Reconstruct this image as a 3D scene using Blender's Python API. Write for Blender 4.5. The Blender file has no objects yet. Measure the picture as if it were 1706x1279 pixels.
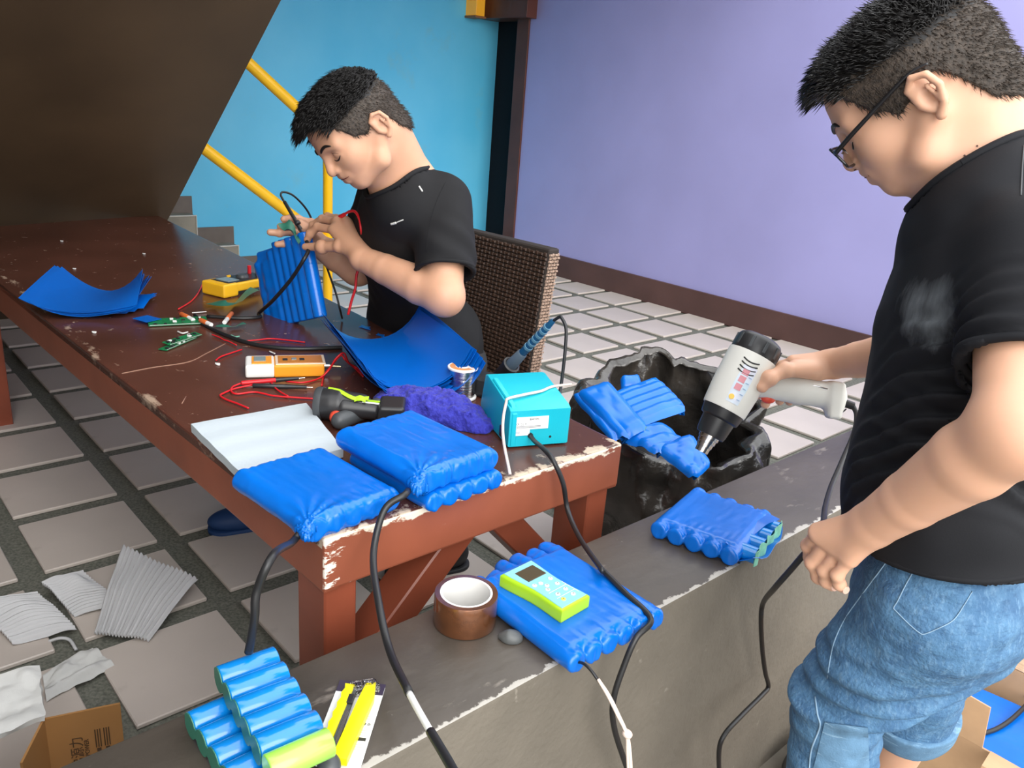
import bpy, bmesh, math, random
import numpy as np
from mathutils import Vector, Matrix
random.seed(7); np.random.seed(7)
PI = math.pi
scene = bpy.context.scene
COL = scene.collection

# ------------------------------------------------------------------ camera, sky, sun, exposure
V3 = lambda *a: np.array(a, float)
CAM = V3(3.6088923, -4.32286801, 1.291295)
FW = V3(-0.68899345, 0.6474844, -0.32565623)
RT = V3(0.66389644, 0.74407499, 0.07479253)
UP = V3(-0.29073965, 0.16467045, 0.94252538)
FPX = 1350.0995                      # focal length in pixels of the 1706 x 1279 frame
cam_data = bpy.data.cameras.new('camera'); cam = bpy.data.objects.new('camera', cam_data); COL.objects.link(cam)
cam_data.sensor_fit = 'HORIZONTAL'; cam_data.sensor_width = 36.0; cam_data.lens = FPX / 1706 * 36.0
cam_data.clip_start = 0.02
M = Matrix.Identity(4)
for i in range(3):
    M[i][0] = RT[i]; M[i][1] = UP[i]; M[i][2] = -FW[i]; M[i][3] = CAM[i]
cam.matrix_world = M
scene.camera = cam
vs = scene.view_settings
scene.display_settings.display_device = 'sRGB'
vs.view_transform = 'Standard'; vs.look = 'None'; vs.gamma = 1.0; vs.use_curve_mapping = False
vs.exposure = 0.46
world = bpy.data.worlds.new('overcast_sky'); scene.world = world; world.use_nodes = True
wn = world.node_tree.nodes; wl = world.node_tree.links
bg = wn['Background']; bg.inputs[1].default_value = 2.3
tc = wn.new('ShaderNodeTexCoord'); sp = wn.new('ShaderNodeSeparateXYZ'); cr = wn.new('ShaderNodeValToRGB')
wl.new(tc.outputs['Generated'], sp.inputs[0]); wl.new(sp.outputs[2], cr.inputs[0]); wl.new(cr.outputs[0], bg.inputs[0])
cr.color_ramp.elements[0].position = 0.0; cr.color_ramp.elements[0].color = (0.60, 0.60, 0.58, 1)
cr.color_ramp.elements[1].position = 0.35; cr.color_ramp.elements[1].color = (0.96, 0.98, 1.0, 1)
sun_data = bpy.data.lights.new('sun', 'SUN'); sun = bpy.data.objects.new('sun', sun_data); COL.objects.link(sun)
sun_data.energy = 1.75; sun_data.angle = math.radians(50); sun_data.color = (1.0, 0.97, 0.92)
SUN_FROM = Vector((0.86, -0.36, 0.48)).normalized()
sun.rotation_euler = SUN_FROM.to_track_quat('Z', 'Y').to_euler()

# ------------------------------------------------------------------ points of the place, seen from the camera
def ray(x, y): return FW + (x - 853) / FPX * RT - (y - 639.5) / FPX * UP
def oz(x, y, z): d = ray(x, y); return CAM + d * (z - CAM[2]) / d[2]
def ox(x, y, X): d = ray(x, y); return CAM + d * (X - CAM[0]) / d[0]
def oy(x, y, Y): d = ray(x, y); return CAM + d * (Y - CAM[1]) / d[1]
def od(x, y, D): return CAM + ray(x, y) * D
nrm = lambda v: np.asarray(v, float) / max(1e-12, np.linalg.norm(v))

# ------------------------------------------------------------------ materials
MATS = {}
def srgb(r, g, b):
    f = lambda c: (c / 255 / 12.92) if c / 255 <= 0.04045 else ((c / 255 + 0.055) / 1.055) ** 2.4
    return (f(r), f(g), f(b), 1)
def mat(name, col, rough=0.5, metal=0.0, var=0.0, vscale=6.0, col2=None, bump=0.0, bscale=40.0, spec=0.5, trans=0.0, emit=None, estr=0.0,
        alpha=1.0, coat=0.0, sss=0.0, stretch=None, detail=4.0, sheen=0.0, bdist=0.005):
    if name in MATS: return MATS[name]
    m = bpy.data.materials.new(name); m.use_nodes = True
    nt = m.node_tree; b = nt.nodes['Principled BSDF']
    if len(col) == 3: col = (*col, 1)
    b.inputs['Base Color'].default_value = col
    b.inputs['Roughness'].default_value = rough; b.inputs['Metallic'].default_value = metal
    b.inputs['Specular IOR Level'].default_value = spec
    b.inputs['Transmission Weight'].default_value = trans; b.inputs['Alpha'].default_value = alpha
    b.inputs['Coat Weight'].default_value = coat; b.inputs['Coat Roughness'].default_value = 0.12
    b.inputs['Sheen Weight'].default_value = sheen
    if sss:
        b.inputs['Subsurface Weight'].default_value = sss; b.inputs['Subsurface Radius'].default_value = (0.012, 0.004, 0.002)
        b.inputs['Subsurface Scale'].default_value = 0.6
    if emit: b.inputs['Emission Color'].default_value = (*emit, 1); b.inputs['Emission Strength'].default_value = estr
    t = nt.nodes.new('ShaderNodeTexCoord'); mp = nt.nodes.new('ShaderNodeMapping')
    nt.links.new(t.outputs['Object'], mp.inputs[0])
    if stretch: mp.inputs['Scale'].default_value = stretch
    if var or col2:
        n = nt.nodes.new('ShaderNodeTexNoise'); n.inputs['Scale'].default_value = vscale; n.inputs['Detail'].default_value = detail
        nt.links.new(mp.outputs[0], n.inputs['Vector'])
        r = nt.nodes.new('ShaderNodeValToRGB'); nt.links.new(n.outputs['Fac'], r.inputs[0])
        r.color_ramp.elements[0].position = 0.32; r.color_ramp.elements[1].position = 0.68
        c2 = col2 if col2 else tuple(min(1, c * (1 + var)) for c in col[:3]) + (1,)
        c1 = col if col2 else tuple(c * (1 - var) for c in col[:3]) + (1,)
        if len(c2) == 3: c2 = (*c2, 1)
        r.color_ramp.elements[0].color = c1; r.color_ramp.elements[1].color = c2
        nt.links.new(r.outputs[0], b.inputs['Base Color'])
    if bump:
        n2 = nt.nodes.new('ShaderNodeTexNoise'); n2.inputs['Scale'].default_value = bscale; n2.inputs['Detail'].default_value = 5
        nt.links.new(mp.outputs[0], n2.inputs['Vector'])
        bp = nt.nodes.new('ShaderNodeBump'); bp.inputs['Strength'].default_value = bump; bp.inputs['Distance'].default_value = bdist
        nt.links.new(n2.outputs['Fac'], bp.inputs['Height']); nt.links.new(bp.outputs[0], b.inputs['Normal'])
    MATS[name] = m
    return m
def overlay(m, col, scale=8.0, lo=0.6, hi=0.66, stretch=(1, 1, 1), rough=None, detail=8.0, mask=None):
    """worn / stained patches of another colour laid over a material's base colour"""
    nt = m.node_tree; b = nt.nodes['Principled BSDF']
    t = nt.nodes.new('ShaderNodeTexCoord'); mp = nt.nodes.new('ShaderNodeMapping'); mp.inputs['Scale'].default_value = stretch
    nt.links.new(t.outputs['Object'], mp.inputs[0])
    n = nt.nodes.new('ShaderNodeTexNoise'); n.inputs['Scale'].default_value = scale; n.inputs['Detail'].default_value = detail
    n.inputs['Roughness'].default_value = 0.65
    nt.links.new(mp.outputs[0], n.inputs['Vector'])
    fac = n.outputs['Fac']
    if mask is not None:
        ad = nt.nodes.new('ShaderNodeMath'); ad.operation = 'ADD'
        nt.links.new(fac, ad.inputs[0]); nt.links.new(mask(nt, t), ad.inputs[1]); fac = ad.outputs[0]
    mr = nt.nodes.new('ShaderNodeMapRange'); mr.inputs[1].default_value = lo; mr.inputs[2].default_value = hi
    nt.links.new(fac, mr.inputs[0])
    mx = nt.nodes.new('ShaderNodeMix'); mx.data_type = 'RGBA'
    nt.links.new(mr.outputs[0], mx.inputs[0])
    old = b.inputs['Base Color'].links
    if old: nt.links.new(old[0].from_socket, mx.inputs[6])
    else: mx.inputs[6].default_value = b.inputs['Base Color'].default_value
    mx.inputs[7].default_value = col if len(col) == 4 else (*col, 1)
    nt.links.new(mx.outputs[2], b.inputs['Base Color'])
    if rough is not None:
        m2 = nt.nodes.new('ShaderNodeMix'); m2.data_type = 'FLOAT'
        nt.links.new(mr.outputs[0], m2.inputs[0]); m2.inputs[2].default_value = b.inputs['Roughness'].default_value; m2.inputs[3].default_value = rough
        nt.links.new(m2.outputs[0], b.inputs['Roughness'])
    return m

# ------------------------------------------------------------------ objects
def world_of(o):
    m = Matrix.Translation(o.location) @ o.rotation_euler.to_matrix().to_4x4()
    return (world_of(o.parent) @ m) if o.parent else m
def link(name, me, material=None, parent=None, world=True):
    o = bpy.data.objects.new(name, me); COL.objects.link(o)
    if material is not None:
        for mm in (material if isinstance(material, (list, tuple)) else [material]): me.materials.append(mm)
    if parent is not None:
        o.parent = parent
        if world: o.matrix_parent_inverse = world_of_full(parent).inverted()
    return o
def world_of_full(o):
    m = Matrix.Translation(o.location) @ o.rotation_euler.to_matrix().to_4x4()
    if o.parent: return world_of_full(o.parent) @ o.matrix_parent_inverse @ m
    return m
def tag(o, label=None, cat=None, group=None, kind=None):
    if label: o['label'] = label
    if cat: o['category'] = cat
    if group: o['group'] = group
    if kind: o['kind'] = kind
    return o
def thing(name, label, cat, loc=(0, 0, 0), rotz=0.0, group=None):
    o = bpy.data.objects.new(name, None); COL.objects.link(o); o.empty_display_size = 0.05
    o.location = tuple(float(c) for c in loc); o.rotation_euler = (0, 0, rotz)
    return tag(o, label, cat, group)
class G:
    """gathers vertices and faces of one mesh"""
    def __init__(s): s.v = []; s.f = []; s.m = []; s.n = 0
    def add(s, verts, faces, mi=0):
        verts = np.asarray(verts, float).reshape(-1, 3)
        s.v.append(verts); s.f += [tuple(int(i) + s.n for i in f) for f in faces]; s.m += [mi] * len(faces); s.n += len(verts)
        return s
    def mesh(s, name, smooth=None):
        me = bpy.data.meshes.new(name)
        me.from_pydata(np.concatenate(s.v).tolist() if s.v else [], [], s.f)
        if any(s.m): me.polygons.foreach_set('material_index', s.m)
        me.validate(); 
        if smooth is not None:
            me.shade_smooth()
            if smooth < 179: me.set_sharp_from_angle(angle=math.radians(smooth))
        me.update(); return me
    def obj(s, name, material, parent=None, smooth=None, world=True):
        return link(name, s.mesh(name, smooth), material, parent, world)
def frame_from(d, up=(0, 0, 1)):
    d = nrm(d); u = np.asarray(up, float)
    if abs(d @ nrm(u)) > 0.98: u = V3(1, 0, 0)
    a = nrm(np.cross(u, d)); b = np.cross(d, a)
    return a, b, d
def rotm(rx=0, ry=0, rz=0):
    return np.array(Matrix.Rotation(rz, 3, 'Z') @ Matrix.Rotation(ry, 3, 'Y') @ Matrix.Rotation(rx, 3, 'X'))
BOXF = [(0, 1, 3, 2), (4, 6, 7, 5), (0, 4, 5, 1), (2, 3, 7, 6), (0, 2, 6, 4), (1, 5, 7, 3)]
def bm_add(g, bm, R=None, c=(0, 0, 0), mi=0):
    bm.verts.ensure_lookup_table(); bm.verts.index_update()
    v = np.array([x.co[:] for x in bm.verts]); 
    if R is not None: v = v @ np.asarray(R).T
    g.add(v + np.asarray(c, float), [[q.index for q in f.verts] for f in bm.faces], mi); bm.free()
def box(g, c, size, R=None, bev=0.0, seg=2, mi=0, taper=None):
    bm = bmesh.new(); bmesh.ops.create_cube(bm, size=1.0)
    for v in bm.verts:
        v.co = Vector((v.co.x * size[0], v.co.y * size[1], v.co.z * size[2]))
        if taper and v.co.z > 0: v.co.x *= taper[0]; v.co.y *= taper[1]
    if bev > 0: bmesh.ops.bevel(bm, geom=bm.edges[:], offset=bev, segments=seg, affect='EDGES', profile=0.6)
    bm_add(g, bm, R, c, mi); return g
def hull8(g, pts, bev=0.0, seg=2, mi=0):
    """a box from 8 corners: bottom 0-3, top 4-7, both going round"""
    bm = bmesh.new(); vs_ = [bm.verts.new(tuple(p)) for p in pts]
    for f in ((3, 2, 1, 0), (4, 5, 6, 7), (0, 1, 5, 4), (1, 2, 6, 5), (2, 3, 7, 6), (3, 0, 4, 7)): bm.faces.new([vs_[i] for i in f])
    bmesh.ops.recalc_face_normals(bm, faces=bm.faces[:])
    if bev > 0: bmesh.ops.bevel(bm, geom=bm.edges[:], offset=bev, segments=seg, affect='EDGES', profile=0.6)
    bm_add(g, bm, None, (0, 0, 0), mi); return g
def cyl(g, a, b, ra, rb=None, n=20, caps=True, mi=0, bev=0.0):
    rb = ra if rb is None else rb
    a = np.asarray(a, float); b = np.asarray(b, float); L = np.linalg.norm(b - a)
    prof = [(0, ra), (L, rb)]
    if bev: prof = [(0, ra - bev), (bev * .3, ra - bev * .3), (bev, ra), (L - bev, rb), (L - bev * .3, rb - bev * .3), (L, rb - bev)]
    return lathe(g, prof, a, b - a, n, caps, mi)
def lathe(g, prof, base, axis, n=24, caps=True, mi=0, closed=False):
    """profile of (height, radius) turned about an axis"""
    x, y, d = frame_from(axis); base = np.asarray(base, float)
    th = np.arange(n) / n * 2 * PI
    V = []
    for h, r in prof: V.append(base + d * h + r * (np.cos(th)[:, None] * x + np.sin(th)[:, None] * y))
    F = []; P = len(prof)
    for i in range(P if closed else P - 1):
        i2 = (i + 1) % P
        for j in range(n):
            k = (j + 1) % n
            F.append((i * n + j, i * n + k, i2 * n + k, i2 * n + j))
    if caps and not closed: F.append(tuple(range(n - 1, -1, -1))); F.append(tuple((P - 1) * n + j for j in range(n)))
    g.add(np.concatenate(V), F, mi); return g
def spline(pts, per=8):
    P = [np.asarray(p, float) for p in pts]
    if len(P) < 3: return np.array(P)
    P = [2 * P[0] - P[1]] + P + [2 * P[-1] - P[-2]]
    out = []
    for i in range(1, len(P) - 2):
        p0, p1, p2, p3 = P[i - 1:i + 3]
        for t in np.arange(per) / per:
            out.append(0.5 * (2 * p1 + (p2 - p0) * t + (2 * p0 - 5 * p1 + 4 * p2 - p3) * t * t + (3 * p1 - p0 - 3 * p2 + p3) * t ** 3))
    out.append(P[-2]); return np.array(out)
def tube(g, pts, r, n=8, per=8, caps=True, mi=0, smooth=True):
    """round wire through points; r a number or one radius per given point"""
    pts = np.asarray(pts, float); P = spline(pts, per) if smooth else pts
    if np.ndim(r) == 0: rr = np.full(len(P), float(r))
    else: rr = np.interp(np.linspace(0, 1, len(P)), np.linspace(0, 1, len(r)), r)
    T = np.gradient(P, axis=0); T /= np.maximum(1e-9, np.linalg.norm(T, axis=1))[:, None]
    x, y, _ = frame_from(T[0]); th = np.arange(n) / n * 2 * PI; V = []
    for i in range(len(P)):
        x = nrm(x - (x @ T[i]) * T[i]); y = np.cross(T[i], x)
        V.append(P[i] + rr[i] * (np.cos(th)[:, None] * x + np.sin(th)[:, None] * y))
    F = []
    for i in range(len(P) - 1):
        for j in range(n):
            k = (j + 1) % n; F.append((i * n + j, i * n + k, (i + 1) * n + k, (i + 1) * n + j))
    if caps: F.append(tuple(range(n - 1, -1, -1))); F.append(tuple((len(P) - 1) * n + j for j in range(n)))
    g.add(np.concatenate(V), F, mi); return g
def prism(g, poly, z0, z1, R=None, c=(0, 0, 0), bev=0.0, mi=0, seg=2):
    """polygon (x, y) pulled up from z0 to z1"""
    bm = bmesh.new(); n = len(poly)
    lo = [bm.verts.new((p[0], p[1], z0)) for p in poly]; hi = [bm.verts.new((p[0], p[1], z1)) for p in poly]
    bm.faces.new(lo[::-1]); bm.faces.new(hi)
    for i in range(n): bm.faces.new((lo[i], lo[(i + 1) % n], hi[(i + 1) % n], hi[i]))
    bmesh.ops.recalc_face_normals(bm, faces=bm.faces[:])
    if bev > 0:
        ed = [e for e in bm.edges if all(abs(v.co.z - z1) < 1e-6 for v in e.verts) or all(abs(v.co.z - z0) < 1e-6 for v in e.verts)]
        bmesh.ops.bevel(bm, geom=ed, offset=bev, segments=seg, affect='EDGES', profile=0.6)
    bm_add(g, bm, R, c, mi); return g
def sheet(g, fn, nu, nv, thick=0.0, mi=0):
    """a (thin but solid) sheet from fn(u, v) -> point; thickness along its normal"""
    U, Vv = np.meshgrid(np.linspace(0, 1, nu), np.linspace(0, 1, nv), indexing='ij')
    P = np.array([[fn(u, v) for v in np.linspace(0, 1, nv)] for u in np.linspace(0, 1, nu)])
    du = np.gradient(P, axis=0); dv = np.gradient(P, axis=1); N = np.cross(du, dv); N /= np.maximum(1e-12, np.linalg.norm(N, axis=2))[..., None]
    idx = np.arange(nu * nv).reshape(nu, nv); F = []
    if thick <= 0:
        for i in range(nu - 1):
            for j in range(nv - 1): F.append((idx[i, j], idx[i + 1, j], idx[i + 1, j + 1], idx[i, j + 1]))
        g.add(P.reshape(-1, 3), F, mi); return g
    A = (P + N * thick / 2).reshape(-1, 3); B = (P - N * thick / 2).reshape(-1, 3); o = nu * nv
    for i in range(nu - 1):
        for j in range(nv - 1):
            F.append((idx[i, j], idx[i + 1, j], idx[i + 1, j + 1], idx[i, j + 1]))
            F.append((o + idx[i, j], o + idx[i, j + 1], o + idx[i + 1, j + 1], o + idx[i + 1, j]))
    for i in range(nu - 1):
        F.append((idx[i, 0], o + idx[i, 0], o + idx[i + 1, 0], idx[i + 1, 0])); F.append((idx[i + 1, -1], o + idx[i + 1, -1], o + idx[i, -1], idx[i, -1]))
    for j in range(nv - 1):
        F.append((idx[0, j + 1], o + idx[0, j + 1], o + idx[0, j], idx[0, j])); F.append((idx[-1, j], o + idx[-1, j], o + idx[-1, j + 1], idx[-1, j + 1]))
    g.add(np.concatenate([A, B]), F, mi); return g
def text_obj(name, body, size, origin, xdir, ydir, material, parent, depth=0.0002, align='LEFT'):
    """flat printed lettering as a thin mesh"""
    cu = bpy.data.curves.new(name, 'FONT'); cu.body = body; cu.size = size; cu.extrude = depth; cu.align_x = align
    to = bpy.data.objects.new(name, cu); COL.objects.link(to)
    dg = bpy.context.evaluated_depsgraph_get(); me = bpy.data.meshes.new_from_object(to.evaluated_get(dg))
    bpy.data.objects.remove(to)
    xd = nrm(xdir); yd = nrm(np.asarray(ydir, float) - (np.asarray(ydir, float) @ xd) * xd); zd = np.cross(xd, yd)
    Mx = Matrix(((xd[0], yd[0], zd[0], origin[0]), (xd[1], yd[1], zd[1], origin[1]), (xd[2], yd[2], zd[2], origin[2]), (0, 0, 0, 1)))
    me.transform(Mx)
    return link(name, me, material, parent)

# ------------------------------------------------------------------ noise and blended solids
def vnoise(P, seed=0):
    """smooth value noise in [-1, 1]"""
    P = np.asarray(P, float) + seed * 17.31; I = np.floor(P).astype(np.int64); f = P - I; f = f * f * (3 - 2 * f)
    def h(a, b, c):
        n = (a * 374761393 + b * 668265263 + c * 1274126177) & 0x7fffffff
        n = ((n ^ (n >> 13)) * 1274126177) & 0x7fffffff
        return ((n ^ (n >> 16)) & 0xffff) / 32767.5 - 1
    x, y, z = I[..., 0], I[..., 1], I[..., 2]; fx, fy, fz = f[..., 0], f[..., 1], f[..., 2]
    L = lambda a, b, t: a + (b - a) * t
    return L(L(L(h(x, y, z), h(x + 1, y, z), fx), L(h(x, y + 1, z), h(x + 1, y + 1, z), fx), fy),
             L(L(h(x, y, z + 1), h(x + 1, y, z + 1), fx), L(h(x, y + 1, z + 1), h(x + 1, y + 1, z + 1), fx), fy), fz)
def smin(a, b, k):
    if k <= 0: return np.minimum(a, b)
    h = np.clip(0.5 + 0.5 * (b - a) / k, 0, 1); return b + (a - b) * h - k * h * (1 - h)
class Solid:
    """solid made of rounded pieces that flow into each other; turned into one mesh"""
    def __init__(s): s.p = []; s.post = None; s.lo = V3(9, 9, 9) * 99; s.hi = -s.lo
    def _b(s, lo, hi):
        s.lo = np.minimum(s.lo, lo); s.hi = np.maximum(s.hi, hi)
    def _add(s, fn, c, r, k, sub):
        c = np.asarray(c, float); s.p.append((fn, c, float(r), k, sub))
    def cone(s, a, b, ra, rb=None, k=0.01, sub=False, flat=None):
        """tapered limb; flat=(axis, factor) squashes it along an axis"""
        rb = ra if rb is None else rb; a = np.asarray(a, float); b = np.asarray(b, float); ba = b - a; bb = max(1e-12, ba @ ba)
        if flat is not None:
            ax = nrm(flat[0]); q = flat[1] - 1
            def fn(P):
                pa = P - a; t = np.clip(pa @ ba / bb, 0, 1); e = pa - t[..., None] * ba; w = e @ ax
                e = e + (w * q)[..., None] * ax
                return (np.linalg.norm(e, axis=-1) - (ra + (rb - ra) * t)) / max(1.0, flat[1]) * 1.0
        else:
            def fn(P):
                pa = P - a; t = np.clip(pa @ ba / bb, 0, 1); e = pa - t[..., None] * ba
                return np.linalg.norm(e, axis=-1) - (ra + (rb - ra) * t)
        R = max(ra, rb) * (1 if flat is None else max(1, 1 / flat[1])); c = (a + b) / 2
        s._add(fn, c, np.linalg.norm(ba) / 2 + R, k, sub)
        if not sub: s._b(np.minimum(a, b) - R, np.maximum(a, b) + R)
        return s
    def chain(s, pts, rs, k=0.01, sub=False, flat=None):
        for i in range(len(pts) - 1): s.cone(pts[i], pts[i + 1], rs[i], rs[i + 1], k * .25 if i else k, sub, flat)
        return s
    def ell(s, c, r, ax=None, k=0.01, sub=False):
        """ellipsoid; ax = 3 x 3 rows of its axes"""
        c = np.asarray(c, float); r = np.asarray(r, float); A = np.eye(3) if ax is None else np.asarray(ax, float)
        def fn(P):
            q = (P - c) @ A.T; k0 = np.linalg.norm(q / r, axis=-1); k1 = np.linalg.norm(q / r ** 2, axis=-1)
            return k0 * (k0 - 1) / np.maximum(k1, 1e-9)
        s._add(fn, c, r.max(), k, sub)
        if not sub: ext = np.sqrt(((A * r[:, None]) ** 2).sum(0)); s._b(c - ext, c + ext)
        return s
    def box(s, c, half, ax=None, rnd=0.005, k=0.01, sub=False):
        c = np.asarray(c, float); half = np.asarray(half, float); A = np.eye(3) if ax is None else np.asarray(ax, float); hh = half - rnd
        def fn(P):
            q = np.abs((P - c) @ A.T) - hh
            return np.linalg.norm(np.maximum(q, 0), axis=-1) + np.minimum(q.max(-1), 0) - rnd
        s._add(fn, c, np.linalg.norm(half), k, sub)
        if not sub: ext = (np.abs(A) * half[:, None]).sum(0); s._b(c - ext, c + ext)
        return s
    def cylr(s, a, b, r, rnd=0.002, k=0.005, sub=False, r2=None):
        """flat-ended cylinder"""
        a = np.asarray(a, float); b = np.asarray(b, float); L = np.linalg.norm(b - a); d = (b - a) / L; c = (a + b) / 2; r2 = r if r2 is None else r2
        def fn(P):
            pa = P - c; t = pa @ d; e = np.linalg.norm(pa - t[..., None] * d, axis=-1)
            rr = r + (r2 - r) * np.clip(t / L + .5, 0, 1)
            qx = e - (rr - rnd); qy = np.abs(t) - (L / 2 - rnd)
            return np.hypot(np.maximum(qx, 0), np.maximum(qy, 0)) + np.minimum(np.maximum(qx, qy), 0) - rnd
        s._add(fn, c, math.hypot(L / 2, max(r, r2)), k, sub)
        if not sub: s._b(np.minimum(a, b) - max(r, r2), np.maximum(a, b) + max(r, r2))
        return s
    def fn(s, f, c, r, k=0.01, sub=False):
        s._add(f, c, r, k, sub)
        if not sub: s._b(np.asarray(c) - r, np.asarray(c) + r)
        return s
    def value(s, P, near=0.05):
        D = np.full(P.shape[:-1], 1e2)
        for f, c, r, k, sub in s.p:
            m = ((P - c) ** 2).sum(-1) < (r + near + k) ** 2
            if not m.any(): continue
            d = f(P[m])
            if sub: D[m] = -smin(-D[m], d, k)
            else: D[m] = smin(D[m], d, k)
        if s.post is not None: D = s.post(P, D)
        return D
    def build(s, h, pad=0.012, newton=2, clip=None):
        lo = s.lo - pad; hi = s.hi + pad
        if clip is not None: lo = np.maximum(lo, clip[0]); hi = np.minimum(hi, clip[1])
        B = 12; nb = np.ceil((hi - lo) / (h * B)).astype(int); n = nb * B + 1
        bi = np.stack(np.meshgrid(*[np.arange(q) for q in nb], indexing='ij'), -1).reshape(-1, 3)
        ctr = lo + (bi + 0.5) * B * h
        rad = B * h * 0.87
        d0 = s.value(ctr, near=rad * 2.2)
        keep = np.abs(d0) < rad * 1.7
        D = np.where(d0 < 0, -1.0, 1.0).astype(np.float32)
        full = np.empty(tuple(n), np.float32)
        for q, (i, j, k) in enumerate(bi):
            if not keep[q]: full[i * B:i * B + B + 1, j * B:j * B + B + 1, k * B:k * B + B + 1] = D[q]
        kb = bi[keep]; kc = ctr[keep]
        g1 = np.arange(B + 1) * h; off = np.stack(np.meshgrid(g1, g1, g1, indexing='ij'), -1)
        CH = 220
        for q0 in range(0, len(kb), CH):
            bb = kb[q0:q0 + CH]; cc = kc[q0:q0 + CH]
            P = (lo + bb * B * h)[:, None, None, None, :] + off
            Dv = np.full(P.shape[:-1], 1e2)
            for f, c, r, kk, sub in s.p:
                m = np.linalg.norm(cc - c, axis=1) < r + rad + kk + 0.02
                if not m.any(): continue
                d = f(P[m])
                if sub: Dv[m] = -smin(-Dv[m], d, kk)
                else: Dv[m] = smin(Dv[m], d, kk)
            if s.post is not None: Dv = s.post(P, Dv)
            for q, (i, j, k) in enumerate(bb): full[i * B:i * B + B + 1, j * B:j * B + B + 1, k * B:k * B + B + 1] = Dv[q]
        full[[0, -1]] = 1; full[:, [0, -1]] = 1; full[:, :, [0, -1]] = 1
        S = full < 0
        cnt = np.zeros(tuple(n - 1), np.int8); cs = [(a, b, c) for a in (0, 1) for b in (0, 1) for c in (0, 1)]
        sl = lambda a, m: slice(a, m - 1 + a)
        for a, b, c in cs: cnt += S[sl(a, n[0]), sl(b, n[1]), sl(c, n[2])]
        I = np.argwhere((cnt > 0) & (cnt < 8))
        val = np.stack([full[I[:, 0] + a, I[:, 1] + b, I[:, 2] + c] for a, b, c in cs], 1)
        acc = np.zeros((len(I), 3)); w = np.zeros(len(I)); csn = np.array(cs, float)
        for p in range(8):
            for q in range(p + 1, 8):
                if sum(abs(np.array(cs[p]) - np.array(cs[q]))) != 1: continue
                m = (val[:, p] < 0) != (val[:, q] < 0)
                t = val[m, p] / (val[m, p] - val[m, q])
                acc[m] += csn[p] + t[:, None] * (csn[q] - csn[p]); w[m] += 1
        V = lo + (I + acc / w[:, None]) * h
        idx = np.full(tuple(n - 1), -1, np.int32); idx[I[:, 0], I[:, 1], I[:, 2]] = np.arange(len(I))
        F = []
        for ax in range(3):
            a_, b_ = [(1, 2), (2, 0), (0, 1)][ax]
            s0 = [slice(None)] * 3; s1 = [slice(None)] * 3; s0[ax] = slice(0, -1); s1[ax] = slice(1, None)
            E = np.argwhere(S[tuple(s0)] != S[tuple(s1)])
            ea = np.zeros(3, int); eb = np.zeros(3, int); ea[a_] = 1; eb[b_] = 1
            inside = S[E[:, 0], E[:, 1], E[:, 2]]
            q = [idx[tuple((E - da).T)] for da in (ea + eb, eb, 0 * ea, ea)]
            q = np.stack(q, 1); q[~inside] = q[~inside][:, ::-1]
            F.append(q)
        F = np.concatenate(F)
        F = F[(F >= 0).all(1)]
        for _ in range(newton):
            e = h * 0.35; d = s.value(V)
            gx = np.stack([s.value(V + e * np.eye(3)[i]) - s.value(V - e * np.eye(3)[i]) for i in range(3)], 1) / (2 * e)
            st = -(d / np.maximum(0.25, (gx ** 2).sum(1)))[:, None] * gx
            ln = np.linalg.norm(st, axis=1); st *= np.minimum(1, 0.6 * h / np.maximum(ln, 1e-9))[:, None]
            V = V + st
        return V, F
    def mesh(s, name, h, **kw):
        V, F = s.build(h, **kw)
        me = bpy.data.meshes.new(name); me.from_pydata(V.tolist(), [], F.tolist()); me.shade_smooth(); me.update()
        return me
    def obj(s, name, h, material, parent=None, **kw):
        return link(name, s.mesh(name, h, **kw), material, parent)
# ================================================================== the setting
def near_edge(axis, at, width, amp=0.35, sign=0):
    """mask: grows to `amp` close to a coordinate (a worn edge of the piece itself)"""
    def f(nt, t):
        s = nt.nodes.new('ShaderNodeSeparateXYZ'); nt.links.new(t.outputs['Object'], s.inputs[0])
        a = nt.nodes.new('ShaderNodeMath'); a.operation = 'SUBTRACT'; nt.links.new(s.outputs[axis], a.inputs[0]); a.inputs[1].default_value = at
        b = nt.nodes.new('ShaderNodeMath'); b.operation = 'ABSOLUTE'; nt.links.new(a.outputs[0], b.inputs[0])
        m = nt.nodes.new('ShaderNodeMapRange'); nt.links.new(b.outputs[0], m.inputs[0])
        m.inputs[1].default_value = 0; m.inputs[2].default_value = width; m.inputs[3].default_value = amp; m.inputs[4].default_value = 0
        return m.outputs[0]
    return f
m_tile = mat('beige_tile', (0.60, 0.530, 0.475), 0.38, var=0.07, vscale=2.5, bump=0.03, bscale=60)
overlay(m_tile, (0.36, 0.31, 0.26), 1.7, 0.62, 0.80)
m_tile2 = mat('white_tile', (0.70, 0.68, 0.64), 0.4, var=0.04, vscale=4)
m_grout = mat('pebble_grout', (0.10, 0.105, 0.085), 0.9, col2=(0.20, 0.20, 0.165), vscale=140, bump=0.5, bscale=150, detail=2)
overlay(m_grout, (0.30, 0.29, 0.25), 300, 0.66, 0.70)
m_conc = mat('raw_concrete', (0.135, 0.117, 0.092), 0.85, var=0.08, vscale=9, bump=0.5, bscale=70)
overlay(m_conc, (0.22, 0.195, 0.16), 22, 0.68, 0.74); overlay(m_conc, (0.095, 0.083, 0.066), 3.5, 0.62, 0.9)
m_ledge = mat('polished_cement', (0.068, 0.056, 0.045), 0.42, var=0.22, vscale=7, bump=0.22, bscale=45, stretch=(1, .6, 1))
overlay(m_ledge, (0.18, 0.155, 0.13), 26, 0.62, 0.70, stretch=(1.0, .35, 1), rough=.6)
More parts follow.
